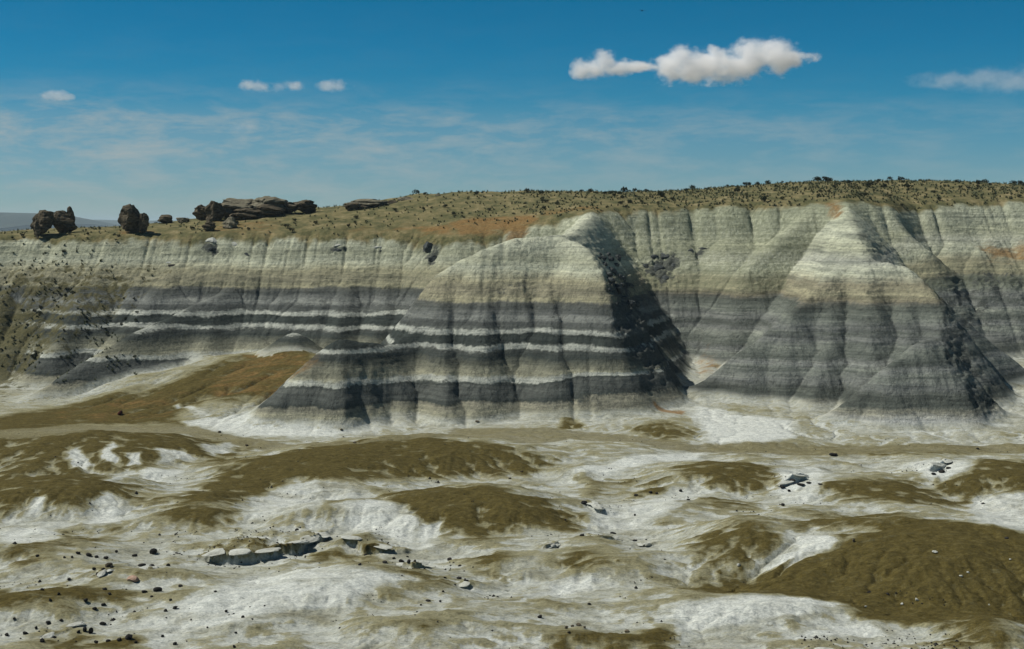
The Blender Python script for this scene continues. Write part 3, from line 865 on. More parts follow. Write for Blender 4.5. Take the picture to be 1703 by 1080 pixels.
def grid_object(name, mask_faces, X, Y, Z, attrs, normals, mat):
    """one mesh object from the quads of a grid that a mask picks"""
    ny, nx = X.shape
    idx = np.arange(ny * nx).reshape(ny, nx)
    q = np.stack([idx[:-1, :-1], idx[:-1, 1:], idx[1:, 1:], idx[1:, :-1]], -1)[mask_faces]
    used = np.unique(q)
    remap = np.full(ny * nx, -1, np.int64); remap[used] = np.arange(len(used))
    q = remap[q]
    me = bpy.data.meshes.new(name)
    me.vertices.add(len(used))
    co = np.stack([X.ravel()[used], Y.ravel()[used], Z.ravel()[used]], -1).astype(np.float32)
    me.vertices.foreach_set('co', co.ravel())
    me.loops.add(q.size)
    me.loops.foreach_set('vertex_index', q.ravel().astype(np.int32))
    me.polygons.add(len(q))
    me.polygons.foreach_set('loop_start', (np.arange(len(q)) * 4).astype(np.int32))
    me.update(calc_edges=True)
    me.polygons.foreach_set('use_smooth', np.ones(len(q), bool))
    for k, v in attrs.items():
        a = me.attributes.new(k, 'FLOAT', 'POINT')
        a.data.foreach_set('value', v.ravel()[used].astype(np.float32))
    me.normals_split_custom_set_from_vertices(normals.reshape(-1, 3)[used])
    me.materials.append(mat)
    o = bpy.data.objects.new(name, me)
    COL.objects.link(o)
    return o


# normals of the whole sheet, so that neighbouring pieces meet without a seam
Vp = np.stack([MX, MY, MZ], -1)
du = np.gradient(Vp, axis=1); dv = np.gradient(Vp, axis=0)
nrm = np.cross(du, dv); nrm /= np.linalg.norm(nrm, axis=-1, keepdims=True) + 1e-12
floor = smooth(1.1, 0.2, MZ - sample(G0, MX, MY, gx[0], gy[0], DX0)) * 1.0
floor = np.where(own == 0, np.maximum(floor, 1.0), floor * 0.85)
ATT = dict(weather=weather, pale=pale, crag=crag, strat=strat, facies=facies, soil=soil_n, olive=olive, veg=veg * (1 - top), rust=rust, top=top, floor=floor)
fo = np.rint((own[:-1, :-1] + own[1:, 1:]) / 2 - 0.01).astype(int)
fo = own[:-1, :-1]
for k, nm, lab in ((0, 'ground', 'pale clay valley floor with brown soil mounds and white washes in front of the cliffs'),
                   (1, 'mesa', 'long striped clay cliff with scrubby flat top behind the two buttes'),
                   (2, 'butte', 'central butte with pale domed top, white striped grey base and low nose at its left'),
                   (3, 'butte', 'right butte with pale blocky cap over plain dark grey clay and a front wedge')):
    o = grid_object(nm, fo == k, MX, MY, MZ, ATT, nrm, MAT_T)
    tag(o, lab, None, 'clay buttes in front of the mesa' if k > 1 else None, 'structure')


# the plain beyond, one sheet to the horizon
def outer_ground():
    rs = [60, 90, 140, 220, 340, 480, 700, 1100, 1800, 3000, 5000, 9000, 14000, 20000]
    n = 96
    bm = bmesh.new()
    c = bm.verts.new((0, 150, -6))
    prev = None
    for r in rs:
        ring = []
        for i in range(n):
            a = 2 * math.pi * i / n
            x, yy = r * math.cos(a), 150 + r * math.sin(a)
            z = -6 + (1.5 * math.sin(x * 0.004) * math.cos(yy * 0.003) if 300 < r < 6000 else 0)
            ring.append(bm.verts.new((x, yy, z)))
        for i in range(n):
            if prev is None: bm.faces.new((c, ring[i], ring[(i + 1) % n]))
            else: bm.faces.new((prev[i], ring[i], ring[(i + 1) % n], prev[(i + 1) % n]))
        prev = ring
    me = bpy.data.meshes.new('plain'); bm.to_mesh(me); bm.free()
    m = new_mat('plain_soil'); t = NT(m)
    geo = t.n('ShaderNodeNewGeometry')
    nn = t.noise(t.mapping(geo.outputs['Position'], (0.004, 0.004, 0.004)), 1.0, 8, 0.65)
    t.finish(t.ramp(nn, [(0.3, (0.10, 0.085, 0.05)), (0.5, (0.20, 0.17, 0.10)), (0.7, (0.36, 0.33, 0.25))]))
    me.materials.append(m)
    o = bpy.data.objects.new('plain', me); COL.objects.link(o)
    tag(o, 'dry open plain stretching to the horizon beyond the mesa', None, None, 'structure')


outer_ground()

# ------------------------------------------------------------------ rocks
def rock_material(name, dark, mid, light, bands=1.0):
    m = new_mat(name); t = NT(m)
    tc = t.n('ShaderNodeTexCoord')
    pos = t.n('ShaderNodeNewGeometry').outputs['Position']
    n1 = t.noise(t.mapping(pos, (0.9, 0.9, 2.2 * bands)), 1.0, 6, 0.65)
    n2 = t.noise(t.mapping(pos, (4, 4, 4)), 1.0, 5, 0.7)
    c = t.ramp(n1, [(0.3, dark), (0.5, mid), (0.72, light)])
    c = t.mix(1.0, c, t.ramp(n2, [(0.25, (0.7, 0.7, 0.7)), (0.5, (1, 1, 1)), (0.8, (1.2, 1.2, 1.2))]), 'MULTIPLY')
    h = t.math('ADD', t.math('MULTIPLY', n1, 0.6), t.math('MULTIPLY', n2, 0.4))
    t.finish(c, 0.93, h, 0.9, 0.25)
    return m


M_SAND = rock_material('varnished_sandstone', (0.026, 0.022, 0.014), (0.080, 0.067, 0.045), (0.18, 0.155, 0.105))
M_SANDL = rock_material('weathered_sandstone', (0.05, 0.046, 0.032), (0.165, 0.15, 0.105), (0.27, 0.25, 0.18))
M_DARK = rock_material('dark_rock', (0.012, 0.012, 0.011), (0.024, 0.023, 0.021), (0.05, 0.047, 0.042))
M_RED = rock_material('red_rock', (0.03, 0.012, 0.010), (0.07, 0.022, 0.016), (0.12, 0.05, 0.035))
M_PALE = rock_material('pale_ledge_rock', (0.30, 0.30, 0.25), (0.43, 0.44, 0.385), (0.52, 0.535, 0.48))
M_PINK = rock_material('pink_rock', (0.22, 0.14, 0.10), (0.38, 0.26, 0.19), (0.5, 0.38, 0.30))
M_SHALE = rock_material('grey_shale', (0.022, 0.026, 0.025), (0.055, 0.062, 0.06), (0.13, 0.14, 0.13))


def rock_mesh(name, seed, mat, sub=3, cuts=9, flat=1.0, ledge=0.0, rough=0.26):
    rnd = random.Random(seed)
    bm = bmesh.new()
    bmesh.ops.create_icosphere(bm, subdivisions=sub, radius=1.0)
    planes = []
    for k in range(cuts):
        v = Vector((rnd.gauss(0, 1), rnd.gauss(0, 1), rnd.gauss(0, 0.8))).normalized()
        planes.append((v, rnd.uniform(0.5, 0.85)))
    co = np.array([v.co[:] for v in bm.verts])
    ph = seed * 3.7
    d = rough * (fbm(co[:, 0] * 1.3 + ph, co[:, 1] * 1.3 + co[:, 2] * 1.7, 4, seed) + 0.5 * fbm(co[:, 2] * 3 + ph, co[:, 0] * 3 - co[:, 1] * 2, 3, seed + 5))
    for v, dd in zip(bm.verts, d):
        p = v.co.copy()
        for n, q in planes:
            e = p.dot(n) - q
            if e > 0: p -= n * e * 0.93
        p *= 1 + dd
        if ledge:
            f = math.sin(p.z * 9 + seed + 1.2 * math.sin(p.x * 3)) 
            s = 1 + ledge * (1 if f > 0.2 else -1 if f < -0.3 else 0)
            p.x *= s; p.y *= s
        p.z *= flat
        v.co = p
    co = np.array([v.co[:] for v in bm.verts])
    lo, hi = co.min(0), co.max(0)
    for v in bm.verts:   # unit footprint, base at z = 0
        v.co = Vector(((v.co.x - (lo[0] + hi[0]) / 2) / (hi[0] - lo[0]), (v.co.y - (lo[1] + hi[1]) / 2) / (hi[1] - lo[1]), (v.co.z - lo[2]) / (hi[2] - lo[2])))
    me = bpy.data.meshes.new(name); bm.to_mesh(me); bm.free()
    me.materials.append(mat)
    for p in me.polygons: p.use_smooth = False
    return me


def place_rock(name, me, x, yy, w, dep, h, rz, label, cat, group=None, sink=0.15, tilt=0.0, z=None):
    o = bpy.data.objects.new(name, me)
    COL.objects.link(o)
    zz = float(H(x, yy)[0]) if z is None else z
    o.location = (x, yy, zz - sink * h)
    o.scale = (w, dep, h)
    o.rotation_euler = (tilt, tilt * 0.6, rz)
    return tag(o, label, cat, group)


def rim_rock(px0, px1, py0, py1, Yd, seed, mat, label, name='boulder', cat='boulder', ledge=0.05, sub=4, depth=0.9, rz=0.0, group=None, cuts=10, flat=1.0, sink=0.12):
    """boulder whose outline spans the given photograph box at depth Yd, sunk into the soil"""
    x0, _, zt = P(px0, py0, Yd); x1, _, zb = P(px1, py1, Yd)
    w, h = x1 - x0, zt - zb
    me = rock_mesh(name, seed, mat, sub, cuts, flat, ledge)
    o = bpy.data.objects.new(name, me); COL.objects.link(o)
    zg = min(zb, float(H((x0 + x1) / 2, Yd - 0.2)[0]) + 0.2)
    h = zt - zg + 0.3
    o.location = ((x0 + x1) / 2, Yd, zg - 0.3)
    o.scale = (w, max(w * depth, 1.0), h)
    o.rotation_euler = (0, 0, rz)
    return tag(o, label, cat, group)


G_RIM = 'sandstone boulders on the mesa rim'
rim_rock(50, 90, 349, 387, 293, 11, M_SAND, 'round dark brown boulder at the far left of the mesa rim', group=G_RIM)
rim_rock(86, 128, 350, 377, 297, 12, M_SAND, 'flat topped dark boulder just right of the round boulder at the far left', group=G_RIM, cuts=6)
rim_rock(108, 124, 343, 352, 297, 13, M_SAND, 'small knob of rock on top of the flat topped dark boulder', group=G_RIM, sub=3)
rim_rock(56, 70, 368, 380, 291, 14, M_SAND, 'small dark stone at the left foot of the round boulder', group=G_RIM, sub=3)
rim_rock(195, 240, 339, 380, 293, 15, M_SAND, 'tall lone dark boulder standing on the left part of the mesa rim', group=G_RIM)
rim_rock(229, 247, 354, 378, 292, 16, M_SAND, 'smaller rounded rock leaning on the right side of the tall lone boulder', group=G_RIM)
rim_rock(262, 287, 357, 368, 316, 17, M_SAND, 'low flat dark slab to the right of the tall lone boulder', group=G_RIM, sub=3)
rim_rock(292, 316, 362, 369, 316, 18, M_SANDL, 'low pale stone between the flat slab and the big outcrop', group=G_RIM, sub=3)
G_OUT = 'rocks of the big layered outcrop'
for i, (a, b, c, d, Yd, mt, lb) in enumerate([
    (324, 348, 340, 362, 312, M_SAND, 'dark jagged block at the left end of the big outcrop'),
    (344, 372, 334, 378, 307, M_SAND, 'tall dark pillar like block near the left end of the big outcrop'),
    (360, 425, 329, 362, 313, M_SANDL, 'wide layered tan ledge in the left half of the big outcrop'),
    (385, 440, 346, 366, 309, M_SAND, 'dark low ledge under the layered tan ledge'),
    (412, 478, 326, 360, 314, M_SANDL, 'largest tan dome shaped rock in the middle of the big outcrop'),
    (425, 472, 340, 362, 310, M_SAND, 'dark block standing in for the shadow in front of the tan dome shaped rock'),  # dark rock put in place of a shadow between the tan rocks
    (470, 492, 336, 352, 314, M_SAND, 'small dark rock right of the tan dome shaped rock'),
    (482, 522, 332, 353, 315, M_SAND, 'rounded dark boulder at the right end of the big outcrop'),
    (372, 392, 360, 374, 296, M_SANDL, 'small pale block fallen below the big outcrop'),
    (340, 356, 368, 381, 293, M_SAND, 'small dark block on the soil slope below the pillar like block')]):
    rim_rock(a - 4, b + 4, c, d, Yd, 30 + i, mt, lb, 'outcrop_rock', 'rock', ledge=0.12, group=G_OUT, depth=0.8)
G_LED = 'dark ledges right of the big outcrop'
for i, (a, b, c, d, Yd, mt, lb) in enumerate([
    (572, 600, 337, 351, 312, M_SAND, 'leftmost dark ledge of the row right of the big outcrop'),
    (592, 622, 335, 352, 313, M_SAND, 'second dark ledge from the left in the row on the slope'),
    (618, 645, 336, 352, 313, M_SAND, 'third dark ledge from the left with shadow under it'),
    (640, 666, 333, 349, 315, M_SAND, 'fourth dark ledge at the right end of the row'),
    (570, 660, 331, 341, 316, M_SANDL, 'long thin tan slab lying behind the dark ledges'),
    (660, 690, 327, 338, 318, M_SANDL, 'small tan slab up the slope from the dark ledges'),
    (722, 738, 322, 331, 322, M_SANDL, 'small pinkish slab near the skyline between shrubs')]):
    rim_rock(a, b, c, d, Yd, 50 + i, mt, lb, 'rock_ledge', 'rock', ledge=0.06, group=G_LED, depth=0.7, flat=0.8)


def wall_rock(px, py, wpx, hpx, seed, mat, label, group, name='rock_ledge', out=0.6):
    q = hit(px, py)
    if not q: return
    x, yy, zz = q
    w, h = wpx / F * yy, hpx / F * yy
    me = rock_mesh(name, seed, mat, 3, 8, 0.9, 0.0, 0.2)
    o = bpy.data.objects.new(name, me); COL.objects.link(o)
    o.location = (x, yy + 0.42 * w - out * 0.6, zz - h * 0.55)
    o.scale = (w, max(w * 0.8, h * 1.2), h)
    o.rotation_euler = (0.12, 0, random.uniform(-0.4, 0.4))
    tag(o, label, 'rock', group)


G_W = 'sandstone ledges high on the left cliff'
for i, (px, py, w, h, mt, lb) in enumerate([  # the dark blocks stand in for the shade inside hollows
    (352, 403, 36, 18, M_PALE, 'pale overhanging ledge near the top of the left cliff below the big outcrop'),
    (350, 416, 22, 12, M_SHALE, 'dark block standing in for the shaded hollow under the leftmost pale overhanging ledge'),
    (392, 408, 34, 14, M_PALE, 'pale ledge right of the leftmost overhanging ledge on the left cliff'),
    (412, 424, 18, 9, M_SHALE, 'small dark block standing in for the shaded hollow below the second pale ledge'),
    (445, 410, 30, 9, M_PALE, 'thin pale ledge in the middle of the left cliff cap'),
    (558, 409, 34, 10, M_PALE, 'pale ledge with dark underside halfway along the left cliff'),
    (560, 416, 22, 8, M_SHALE, 'dark block standing in for shade under the halfway pale ledge'),
    (628, 413, 22, 8, M_PALE, 'small pale ledge near the central butte end of the left cliff'),
    (632, 418, 18, 6, M_SHALE, 'thin dark block standing in for shade under the small pale ledge'),
    (714, 412, 22, 24, M_SHALE, 'dark block standing in for shade in the gully left of the central butte'),
    (722, 432, 20, 16, M_SHALE, 'lower dark block standing in for shade in the gully left of the central butte'),
    (284, 442, 26, 8, M_DARK, 'lone dark slab standing in for shade with white edge on the left cliff slope'),
    (284, 436, 24, 5, M_PALE, 'thin white slab lying over the lone dark slab')]):
    wall_rock(px, py, w, h, 70 + i, mt, lb, G_W)
G_K = 'dark crumbly rock knobs beside the central butte'
for i, (px, py, w, h, lb) in enumerate([
    (1088, 432, 26, 20, 'upper left knob of the dark crumbly outcrop right of the central butte'),
    (1108, 428, 22, 18, 'top right knob of the dark crumbly outcrop right of the central butte'),
    (1096, 450, 32, 24, 'biggest knob in the heart of the dark crumbly outcrop'),
    (1104, 466, 26, 18, 'lowest knob of the dark crumbly outcrop, shadowed underneath'),
    (1076, 446, 18, 16, 'small knob at the left edge of the dark crumbly outcrop'),
    (1120, 444, 18, 12, 'thin light edged ledge at the right side of the dark crumbly outcrop'),
    (1148, 420, 12, 14, 'first small dark knob right of the crumbly outcrop'),
    (1172, 416, 16, 10, 'second small dark knob right of the crumbly outcrop')]):
    wall_rock(px, py, w, h, 90 + i, M_SHALE, lb, G_K, 'rock', -0.5)
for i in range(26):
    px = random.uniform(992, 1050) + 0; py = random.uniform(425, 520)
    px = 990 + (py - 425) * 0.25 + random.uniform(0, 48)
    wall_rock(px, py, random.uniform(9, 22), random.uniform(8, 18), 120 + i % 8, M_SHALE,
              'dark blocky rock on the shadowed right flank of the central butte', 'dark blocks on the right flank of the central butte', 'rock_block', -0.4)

# loose rocks on the valley floor
stone_me = {}
for mt in (M_DARK, M_SAND, M_PINK, M_RED, M_PALE):
    stone_me[mt.name] = [rock_mesh('stone', 200 + k, mt, 2, 8, 0.9, 0.0, 0.2) for k in range(5)]


def stone(px, py, w, h, mt, label, group=None, rz=None):
    q = hit(px, py)
    if not q: return
    x, yy, zz = q
    sw, sh = 0.7 * w / F * yy, h / F * yy * 0.75
    me = random.choice(stone_me[mt.name])
    place_rock('stone', me, x, yy, sw, sw * random.uniform(0.7, 1.0), sh, random.uniform(0, 6.28) if rz is None else rz, label, 'rock', group, 0.2, random.uniform(-0.15, 0.15))


stone(200, 690, 15, 11, M_RED, 'lone dark red rock on the brown slope at the left')
stone(255, 921, 18, 15, M_DARK, 'largest black rock at the upstream end of the left wash')
stone(222, 966, 30, 12, M_PINK, 'pale pink slab in the brown patch at lower left')
stone(262, 984, 22, 12, M_DARK, 'dark rounded rock right of the pale pink slab')
stone(182, 943, 18, 12, M_SAND, 'brown block at the top of the diagonal row of rocks in the left wash')
for px, py, w, h in ((172, 951, 12, 8), (163, 957, 12, 7), (156, 948, 10, 7), (186, 945, 8, 8)):
    stone(px, py, w, h, M_DARK, 'black stone in the diagonal row below the brown block in the left wash', 'black stones in the diagonal row')
for px, py, w, h in ((130, 922, 12, 7), (148, 925, 14, 9), (160, 928, 10, 7), (176, 930, 14, 7), (120, 928, 8, 5), (194, 919, 9, 7), (224, 926, 13, 7), (62, 926, 10, 5), (107, 929, 7, 5)):
    stone(px, py, w, h, M_DARK, 'black stone in the upper row along the left wash', 'black stones in the upper row of the left wash')
for px, py, w, h in ((236, 942, 18, 7), (252, 943, 16, 6), (280, 942, 10, 7), (300, 976, 12, 6), (115, 965, 9, 6), (70, 982, 9, 6), (98, 990, 8, 7), (174, 982, 12, 7), (182, 990, 9, 6),
                     (84, 1000, 10, 8), (142, 1002, 13, 9), (158, 1014, 12, 7), (172, 1008, 12, 7), (80, 1038, 14, 9), (102, 1034, 9, 7), (12, 1058, 12, 8), (42, 1056, 14, 9), (70, 1068, 12, 8),
                     (141, 1052, 10, 14), (150, 1054, 12, 16), (130, 1054, 10, 8), (171, 1040, 16, 10), (240, 986, 14, 7), (252, 994, 8, 5), (216, 1064, 18, 14), (160, 1070, 12, 8), (180, 1068, 12, 7), (198, 1066, 12, 7),
                     (226, 1070, 9, 6), (292, 1013, 15, 8), (275, 1018, 10, 7), (284, 1000, 9, 6), (270, 1060, 8, 6), (291, 1073, 10, 8), (24, 1030, 9, 5), (60, 1048, 10, 8)):
    stone(px, py, w, h, M_DARK, 'small black stone scattered on the lower left of the valley floor', 'black stones scattered at lower left')
for px, py, w, h in ((376, 1019, 8, 6), (404, 1028, 8, 6), (420, 1031, 6, 4), (345, 1045, 5, 4), (392, 1054, 7, 4), (358, 985, 12, 4), (270, 1060, 7, 5), (390, 1078, 8, 8), (565, 1046, 6, 5), (318, 1032, 5, 4), (440, 1010, 5, 4)):
    stone(px, py, w, h, M_DARK, 'tiny black stone lying alone on the white clay', 'tiny black stones on the white clay')
for px, py, w, h in ((668, 936, 14, 9), (680, 938, 10, 10), (690, 936, 10, 8), (704, 938, 18, 6), (678, 927, 7, 4), (748, 932, 12, 7), (764, 963, 14, 5), (775, 967, 12, 4), (598, 940, 10, 5), (640, 936, 12, 5),
                     (757, 974, 5, 4), (740, 962, 8, 4), (712, 1001, 14, 5), (732, 1002, 8, 5), (700, 1007, 6, 4), (737, 985, 6, 5), (655, 930, 8, 5)):
    stone(px, py, w, h, M_DARK, 'black stone along the middle wash below the long cut bank', 'black stones along the middle wash')
for px, py, w, h in ((972, 838, 18, 7), (1000, 848, 12, 6), (992, 845, 8, 5), (1056, 858, 6, 5), (1058, 825, 12, 5), (1082, 820, 8, 5), (1092, 822, 7, 4), (1132, 818, 8, 7), (1145, 832, 9, 4), (968, 892, 12, 6), (1020, 888, 16, 4), (1056, 900, 14, 4), (1075, 899, 6, 4), (940, 866, 6, 4)):
    stone(px, py, w, h, M_DARK, 'black stone in the pale gully right of the brown dome', 'black stones in the pale gully right of the brown dome')
for px, py, w, h in ((1300, 812, 16, 7), (1318, 801, 18, 7), (1332, 808, 22, 6), (1345, 805, 12, 5), (1312, 818, 9, 6), (1302, 842, 10, 8), (1364, 806, 12, 3)):  # black slabs stand for dark rock and the shade under the bank
    stone(px, py, w, h, M_DARK, 'black slab standing in for rock and undercut shade in the white patch at right centre', 'black slabs of the ledge at right centre')
for px, py, w, h in ((1552, 790, 14, 6), (1566, 786, 16, 7), (1578, 780, 14, 5)):  # same here: dark rock and undercut shade as black slabs
    stone(px, py, w, h, M_DARK, 'black slab standing in for rock and undercut shade in the white hollow at far right', 'black slabs of the ledge at far right')
stone(1386, 758, 20, 8, M_DARK, 'dark rock on the olive strip in front of the right butte')
stone(1626, 748, 10, 5, M_DARK, 'small dark rock at the far right end of the olive strip')
stone(898, 1028, 13, 8, M_DARK, 'rounded black rock near the bottom centre of the valley floor')
stone(980, 1006, 9, 6, M_DARK, 'small black stone on the thin brown strip at bottom centre')
stone(1420, 902, 8, 10, M_SAND, 'small upright brown stone in the hollow left of the large brown mound')
stone(1674, 898, 11, 6, M_DARK, 'small black stone on the crest of the large brown mound')
for px, py, w, h in ((942, 1046, 10, 7), (952, 1043, 9, 7), (962, 1041, 12, 7), (946, 1054, 9, 6), (1042, 1052, 16, 7), (972, 1044, 7, 5)):
    stone(px, py, w, h, M_SAND, 'dark brown stone at the edge of the brown patch at bottom centre', 'brown stones at bottom centre')
for px, py, w, h in ((1525, 1000, 12, 7), (1440, 1010, 6, 4), (1500, 1006, 8, 4), (1645, 1008, 6, 4), (1598, 960, 10, 5), (1610, 955, 8, 5), (1555, 920, 14, 4), (1680, 932, 6, 3), (1228, 942, 12, 7)):
    stone(px, py, w, h, M_PALE, 'white chip of clay lying on the large brown mound', 'white chips on the brown mounds')
for px, py, w, h in ((868, 786, 7, 4), (410, 742, 12, 5), (590, 737, 10, 4), (365, 720, 8, 5), (568, 716, 7, 5), (794, 702, 10, 4), (848, 797, 8, 4)):
    stone(px, py, w, h, M_SAND, 'small brown stone along the foot of the striped slopes', 'small brown stones along the foot of the slopes')

def rubble():
    """pebbles and crumbs in the washes that nobody could count"""
    rnd = np.random.RandomState(11)
    n = 16000
    yy = rnd.uniform(97, 200, n); x = rnd.uniform(-0.40, 0.40, n) * yy
    rel = sample(REL_L, x, yy, hx[0], hy[0], DX1)
    w = smooth(0.1, 0.45, fbm(x / 7.0, yy / 5.0, 4, 901)) * smooth(0.1, -0.2, rel) + 0.4 * smooth(0.25, 0.5, fbm(x / 3.0, yy / 2.0, 3, 902)) * (x < 0)
    bk = banks(x + 0.0, yy + 0.5)
    w = w + 0.9 * (np.abs(bk) > 0.12)
    k = rnd.rand(n) < w
    x, yy = x[k], yy[k]; n = len(x); z = H(x, yy)
    r = rnd.uniform(0.04, 0.12, n) * (1 + 1.2 * (rnd.rand(n) > 0.93))
    base = np.array([(1, 0, 0), (0, 1, 0), (-1, 0, 0), (0, -1, 0), (0, 0, 0.8), (0, 0, -0.8)], np.float32)
    V = base[None] * (r[:, None, None] * rnd.uniform(0.6, 1.3, (n, 6, 1)))
    a = rnd.uniform(0, 6.28, n)
    c, s_ = np.cos(a)[:, None], np.sin(a)[:, None]
    V = np.stack([V[..., 0] * c - V[..., 1] * s_ + x[:, None], V[..., 0] * s_ + V[..., 1] * c + yy[:, None], V[..., 2] + z[:, None] + 0.02], -1)
    F_ = np.array([(0, 1, 4), (1, 2, 4), (2, 3, 4), (3, 0, 4), (1, 0, 5), (2, 1, 5), (3, 2, 5), (0, 3, 5)])
    me = bpy.data.meshes.new('rubble')
    me.from_pydata(V.reshape(-1, 3).tolist(), [], (F_[None] + (np.arange(n) * 6)[:, None, None]).reshape(-1, 3).tolist())
    me.materials.append(M_DARK)
    o = bpy.data.objects.new('rubble', me); COL.objects.link(o)
    tag(o, 'dark pebbles and crumbs strewn along the pale washes', None, None, 'stuff')


rubble()

def bank_slabs():
    k = 0
    for si, (pts, h, L) in enumerate(SCARPS):
        if si == 10: nn = 8
        elif si == 0: nn = 6
        else: nn = 2
        w = [P(px, py, (CAM_Z - 0.9) * F / (py - HOR))[:2] for px, py in pts]
        seg = [math.dist(a, b) for a, b in zip(w[:-1], w[1:])]
        tot = sum(seg)
        rnd = random.Random(900 + si)
        for i in range(nn):
            f = (0.08 + 0.84 * (i + rnd.uniform(0.2, 0.8)) / nn) * tot
            j = 0
            while j < len(seg) - 1 and f > seg[j]: f -= seg[j]; j += 1
            a, b = w[j], w[j + 1]
            t_ = min(f / seg[j], 1)
            x, yy = a[0] + (b[0] - a[0]) * t_, a[1] + (b[1] - a[1]) * t_
            ang = math.atan2(b[1] - a[1], b[0] - a[0])
            # step back over the lip of the bank
            zs = [float(H(x, yy + d)[0]) for d in (-1.2, -0.6, 0.0, 0.4, 0.8, 1.2, 1.6)]
            zt = max(zs)
            if zt - min(zs) < 0.12: continue
            ln = tot / nn * rnd.uniform(0.9, 1.5)
            o = bpy.data.objects.new('clay_ledge', slab_me[k % len(slab_me)]); COL.objects.link(o)
            k += 1
            o.scale = (min(ln, 1.2 + h), (0.45 + 0.75 * h) * rnd.uniform(0.8, 1.3), rnd.uniform(0.2, 0.4) * (0.5 + 0.5 * h))
            o.location = (x, yy + 0.15, zt - 0.22 + rnd.uniform(-0.08, 0.08))
            o.rotation_euler = (rnd.uniform(-0.1, 0.3), rnd.uniform(-0.2, 0.2), ang + rnd.uniform(-0.5, 0.5))
            names = ['the long dark cut bank at left centre', 'the short broken bank right of the long cut bank', 'the small bank right of the brown dome', 'the dark bank in the white patch at right centre',
                     'the dark bank in the white hollow at far right', 'the short bank at the bottom centre', 'the small bank in the middle wash', 'the little bank under the right end of the brown dome',
                     'the thin bank right of the brown dome', 'the lowest thin bank right of the brown dome', 'the long low bank along the bottom right edge', 'the upper small bank at lower left',
                     'the diagonal small bank at lower left', 'the tiny bank below the middle wash', 'the crumbling bank in the lower left corner']
            tag(o, 'pale clay slab overhanging ' + names[si], 'ledge', 'clay slabs along ' + names[si], 'thing')


slab_me = [rock_mesh('clay_slab', 300 + k, M_PALE, 3, 10, 1.0, 0.0, 0.22) for k in range(5)]
bank_slabs()

# ------------------------------------------------------------------ plants
def leaf_material(name, a, b):
    m = new_mat(name); t = NT(m)
    inf = t.n('ShaderNodeObjectInfo')
    pos = t.n('ShaderNodeNewGeometry').outputs['Position']
    n1 = t.noise(t.mapping(pos, (3, 3, 3)), 1.0, 3)
    v = t.math('ADD', t.math('MULTIPLY', n1, 0.6), t.math('MULTIPLY', inf.outputs['Random'], 0.4))
    t.finish(t.ramp(v, [(0.25, a), (0.75, b)]), 0.9)
    return m


M_BUSH = leaf_material('juniper_leaves', (0.020, 0.026, 0.014), (0.055, 0.062, 0.032))
M_SAGE = leaf_material('sage_leaves', (0.07, 0.085, 0.045), (0.17, 0.175, 0.10))
M_TWIG = leaf_material('twig_bark', (0.05, 0.04, 0.03), (0.09, 0.075, 0.055))


def bush_mesh(seed, mat, n=170, size=0.10):
    rnd = random.Random(seed)
    vs_, fs = [], []
    lob = [(rnd.uniform(-0.3, 0.3), rnd.uniform(-0.3, 0.3), rnd.uniform(0.3, 0.6), rnd.uniform(0.22, 0.36)) for _ in range(6)]
    for k in range(n):
        lx, ly, lz, lr = rnd.choice(lob)
        d = Vector((rnd.gauss(0, 1), rnd.gauss(0, 1), rnd.gauss(0, 1))).normalized() * lr * rnd.uniform(0.5, 1.0)
        c = Vector((lx, ly, max(lz, 0.2))) + d
        c.z = max(c.z, 0.04)
        a = Vector((rnd.gauss(0, 1), rnd.gauss(0, 1), rnd.gauss(0, 1))).normalized() * size
        b = a.cross(Vector((rnd.gauss(0, 1), rnd.gauss(0, 1), rnd.gauss(0, 1)))).normalized() * size * 0.6
        i = len(vs_)
        vs_ += [c - a, c + b, c + a, c - b]
        fs.append((i, i + 1, i + 2, i + 3))
    for k in range(5):  # stems
        an = rnd.uniform(0, 6.28); i = len(vs_)
        tip = Vector((0.25 * math.cos(an), 0.25 * math.sin(an), 0.5))
        vs_ += [Vector((-0.02, 0, -0.15)), Vector((0.02, 0.01, -0.15)), Vector((0, 0.03, -0.15)), tip]
        fs += [(i, i + 1, i + 3), (i + 1, i + 2, i + 3), (i + 2, i, i + 3)]
    me = bpy.data.meshes.new('shrub'); me.from_pydata([v[:] for v in vs_], [], fs)
    me.materials.append(mat)
    return me


bush_v = [bush_mesh(k, M_BUSH) for k in range(5)]
NB = [0]


def shrub(x, yy, s, label, group, hs=0.8):
    if NB[0] >= 298: return
    NB[0] += 1
    o = bpy.data.objects.new('shrub', random.choice(bush_v)); COL.objects.link(o)
    o.location = (x, yy, float(H(x, yy)[0]) - 0.03)
    o.scale = (s, s, s * hs)
    o.rotation_euler = (0, 0, random.uniform(0, 6.28))
    tag(o, label, 'shrub', group)


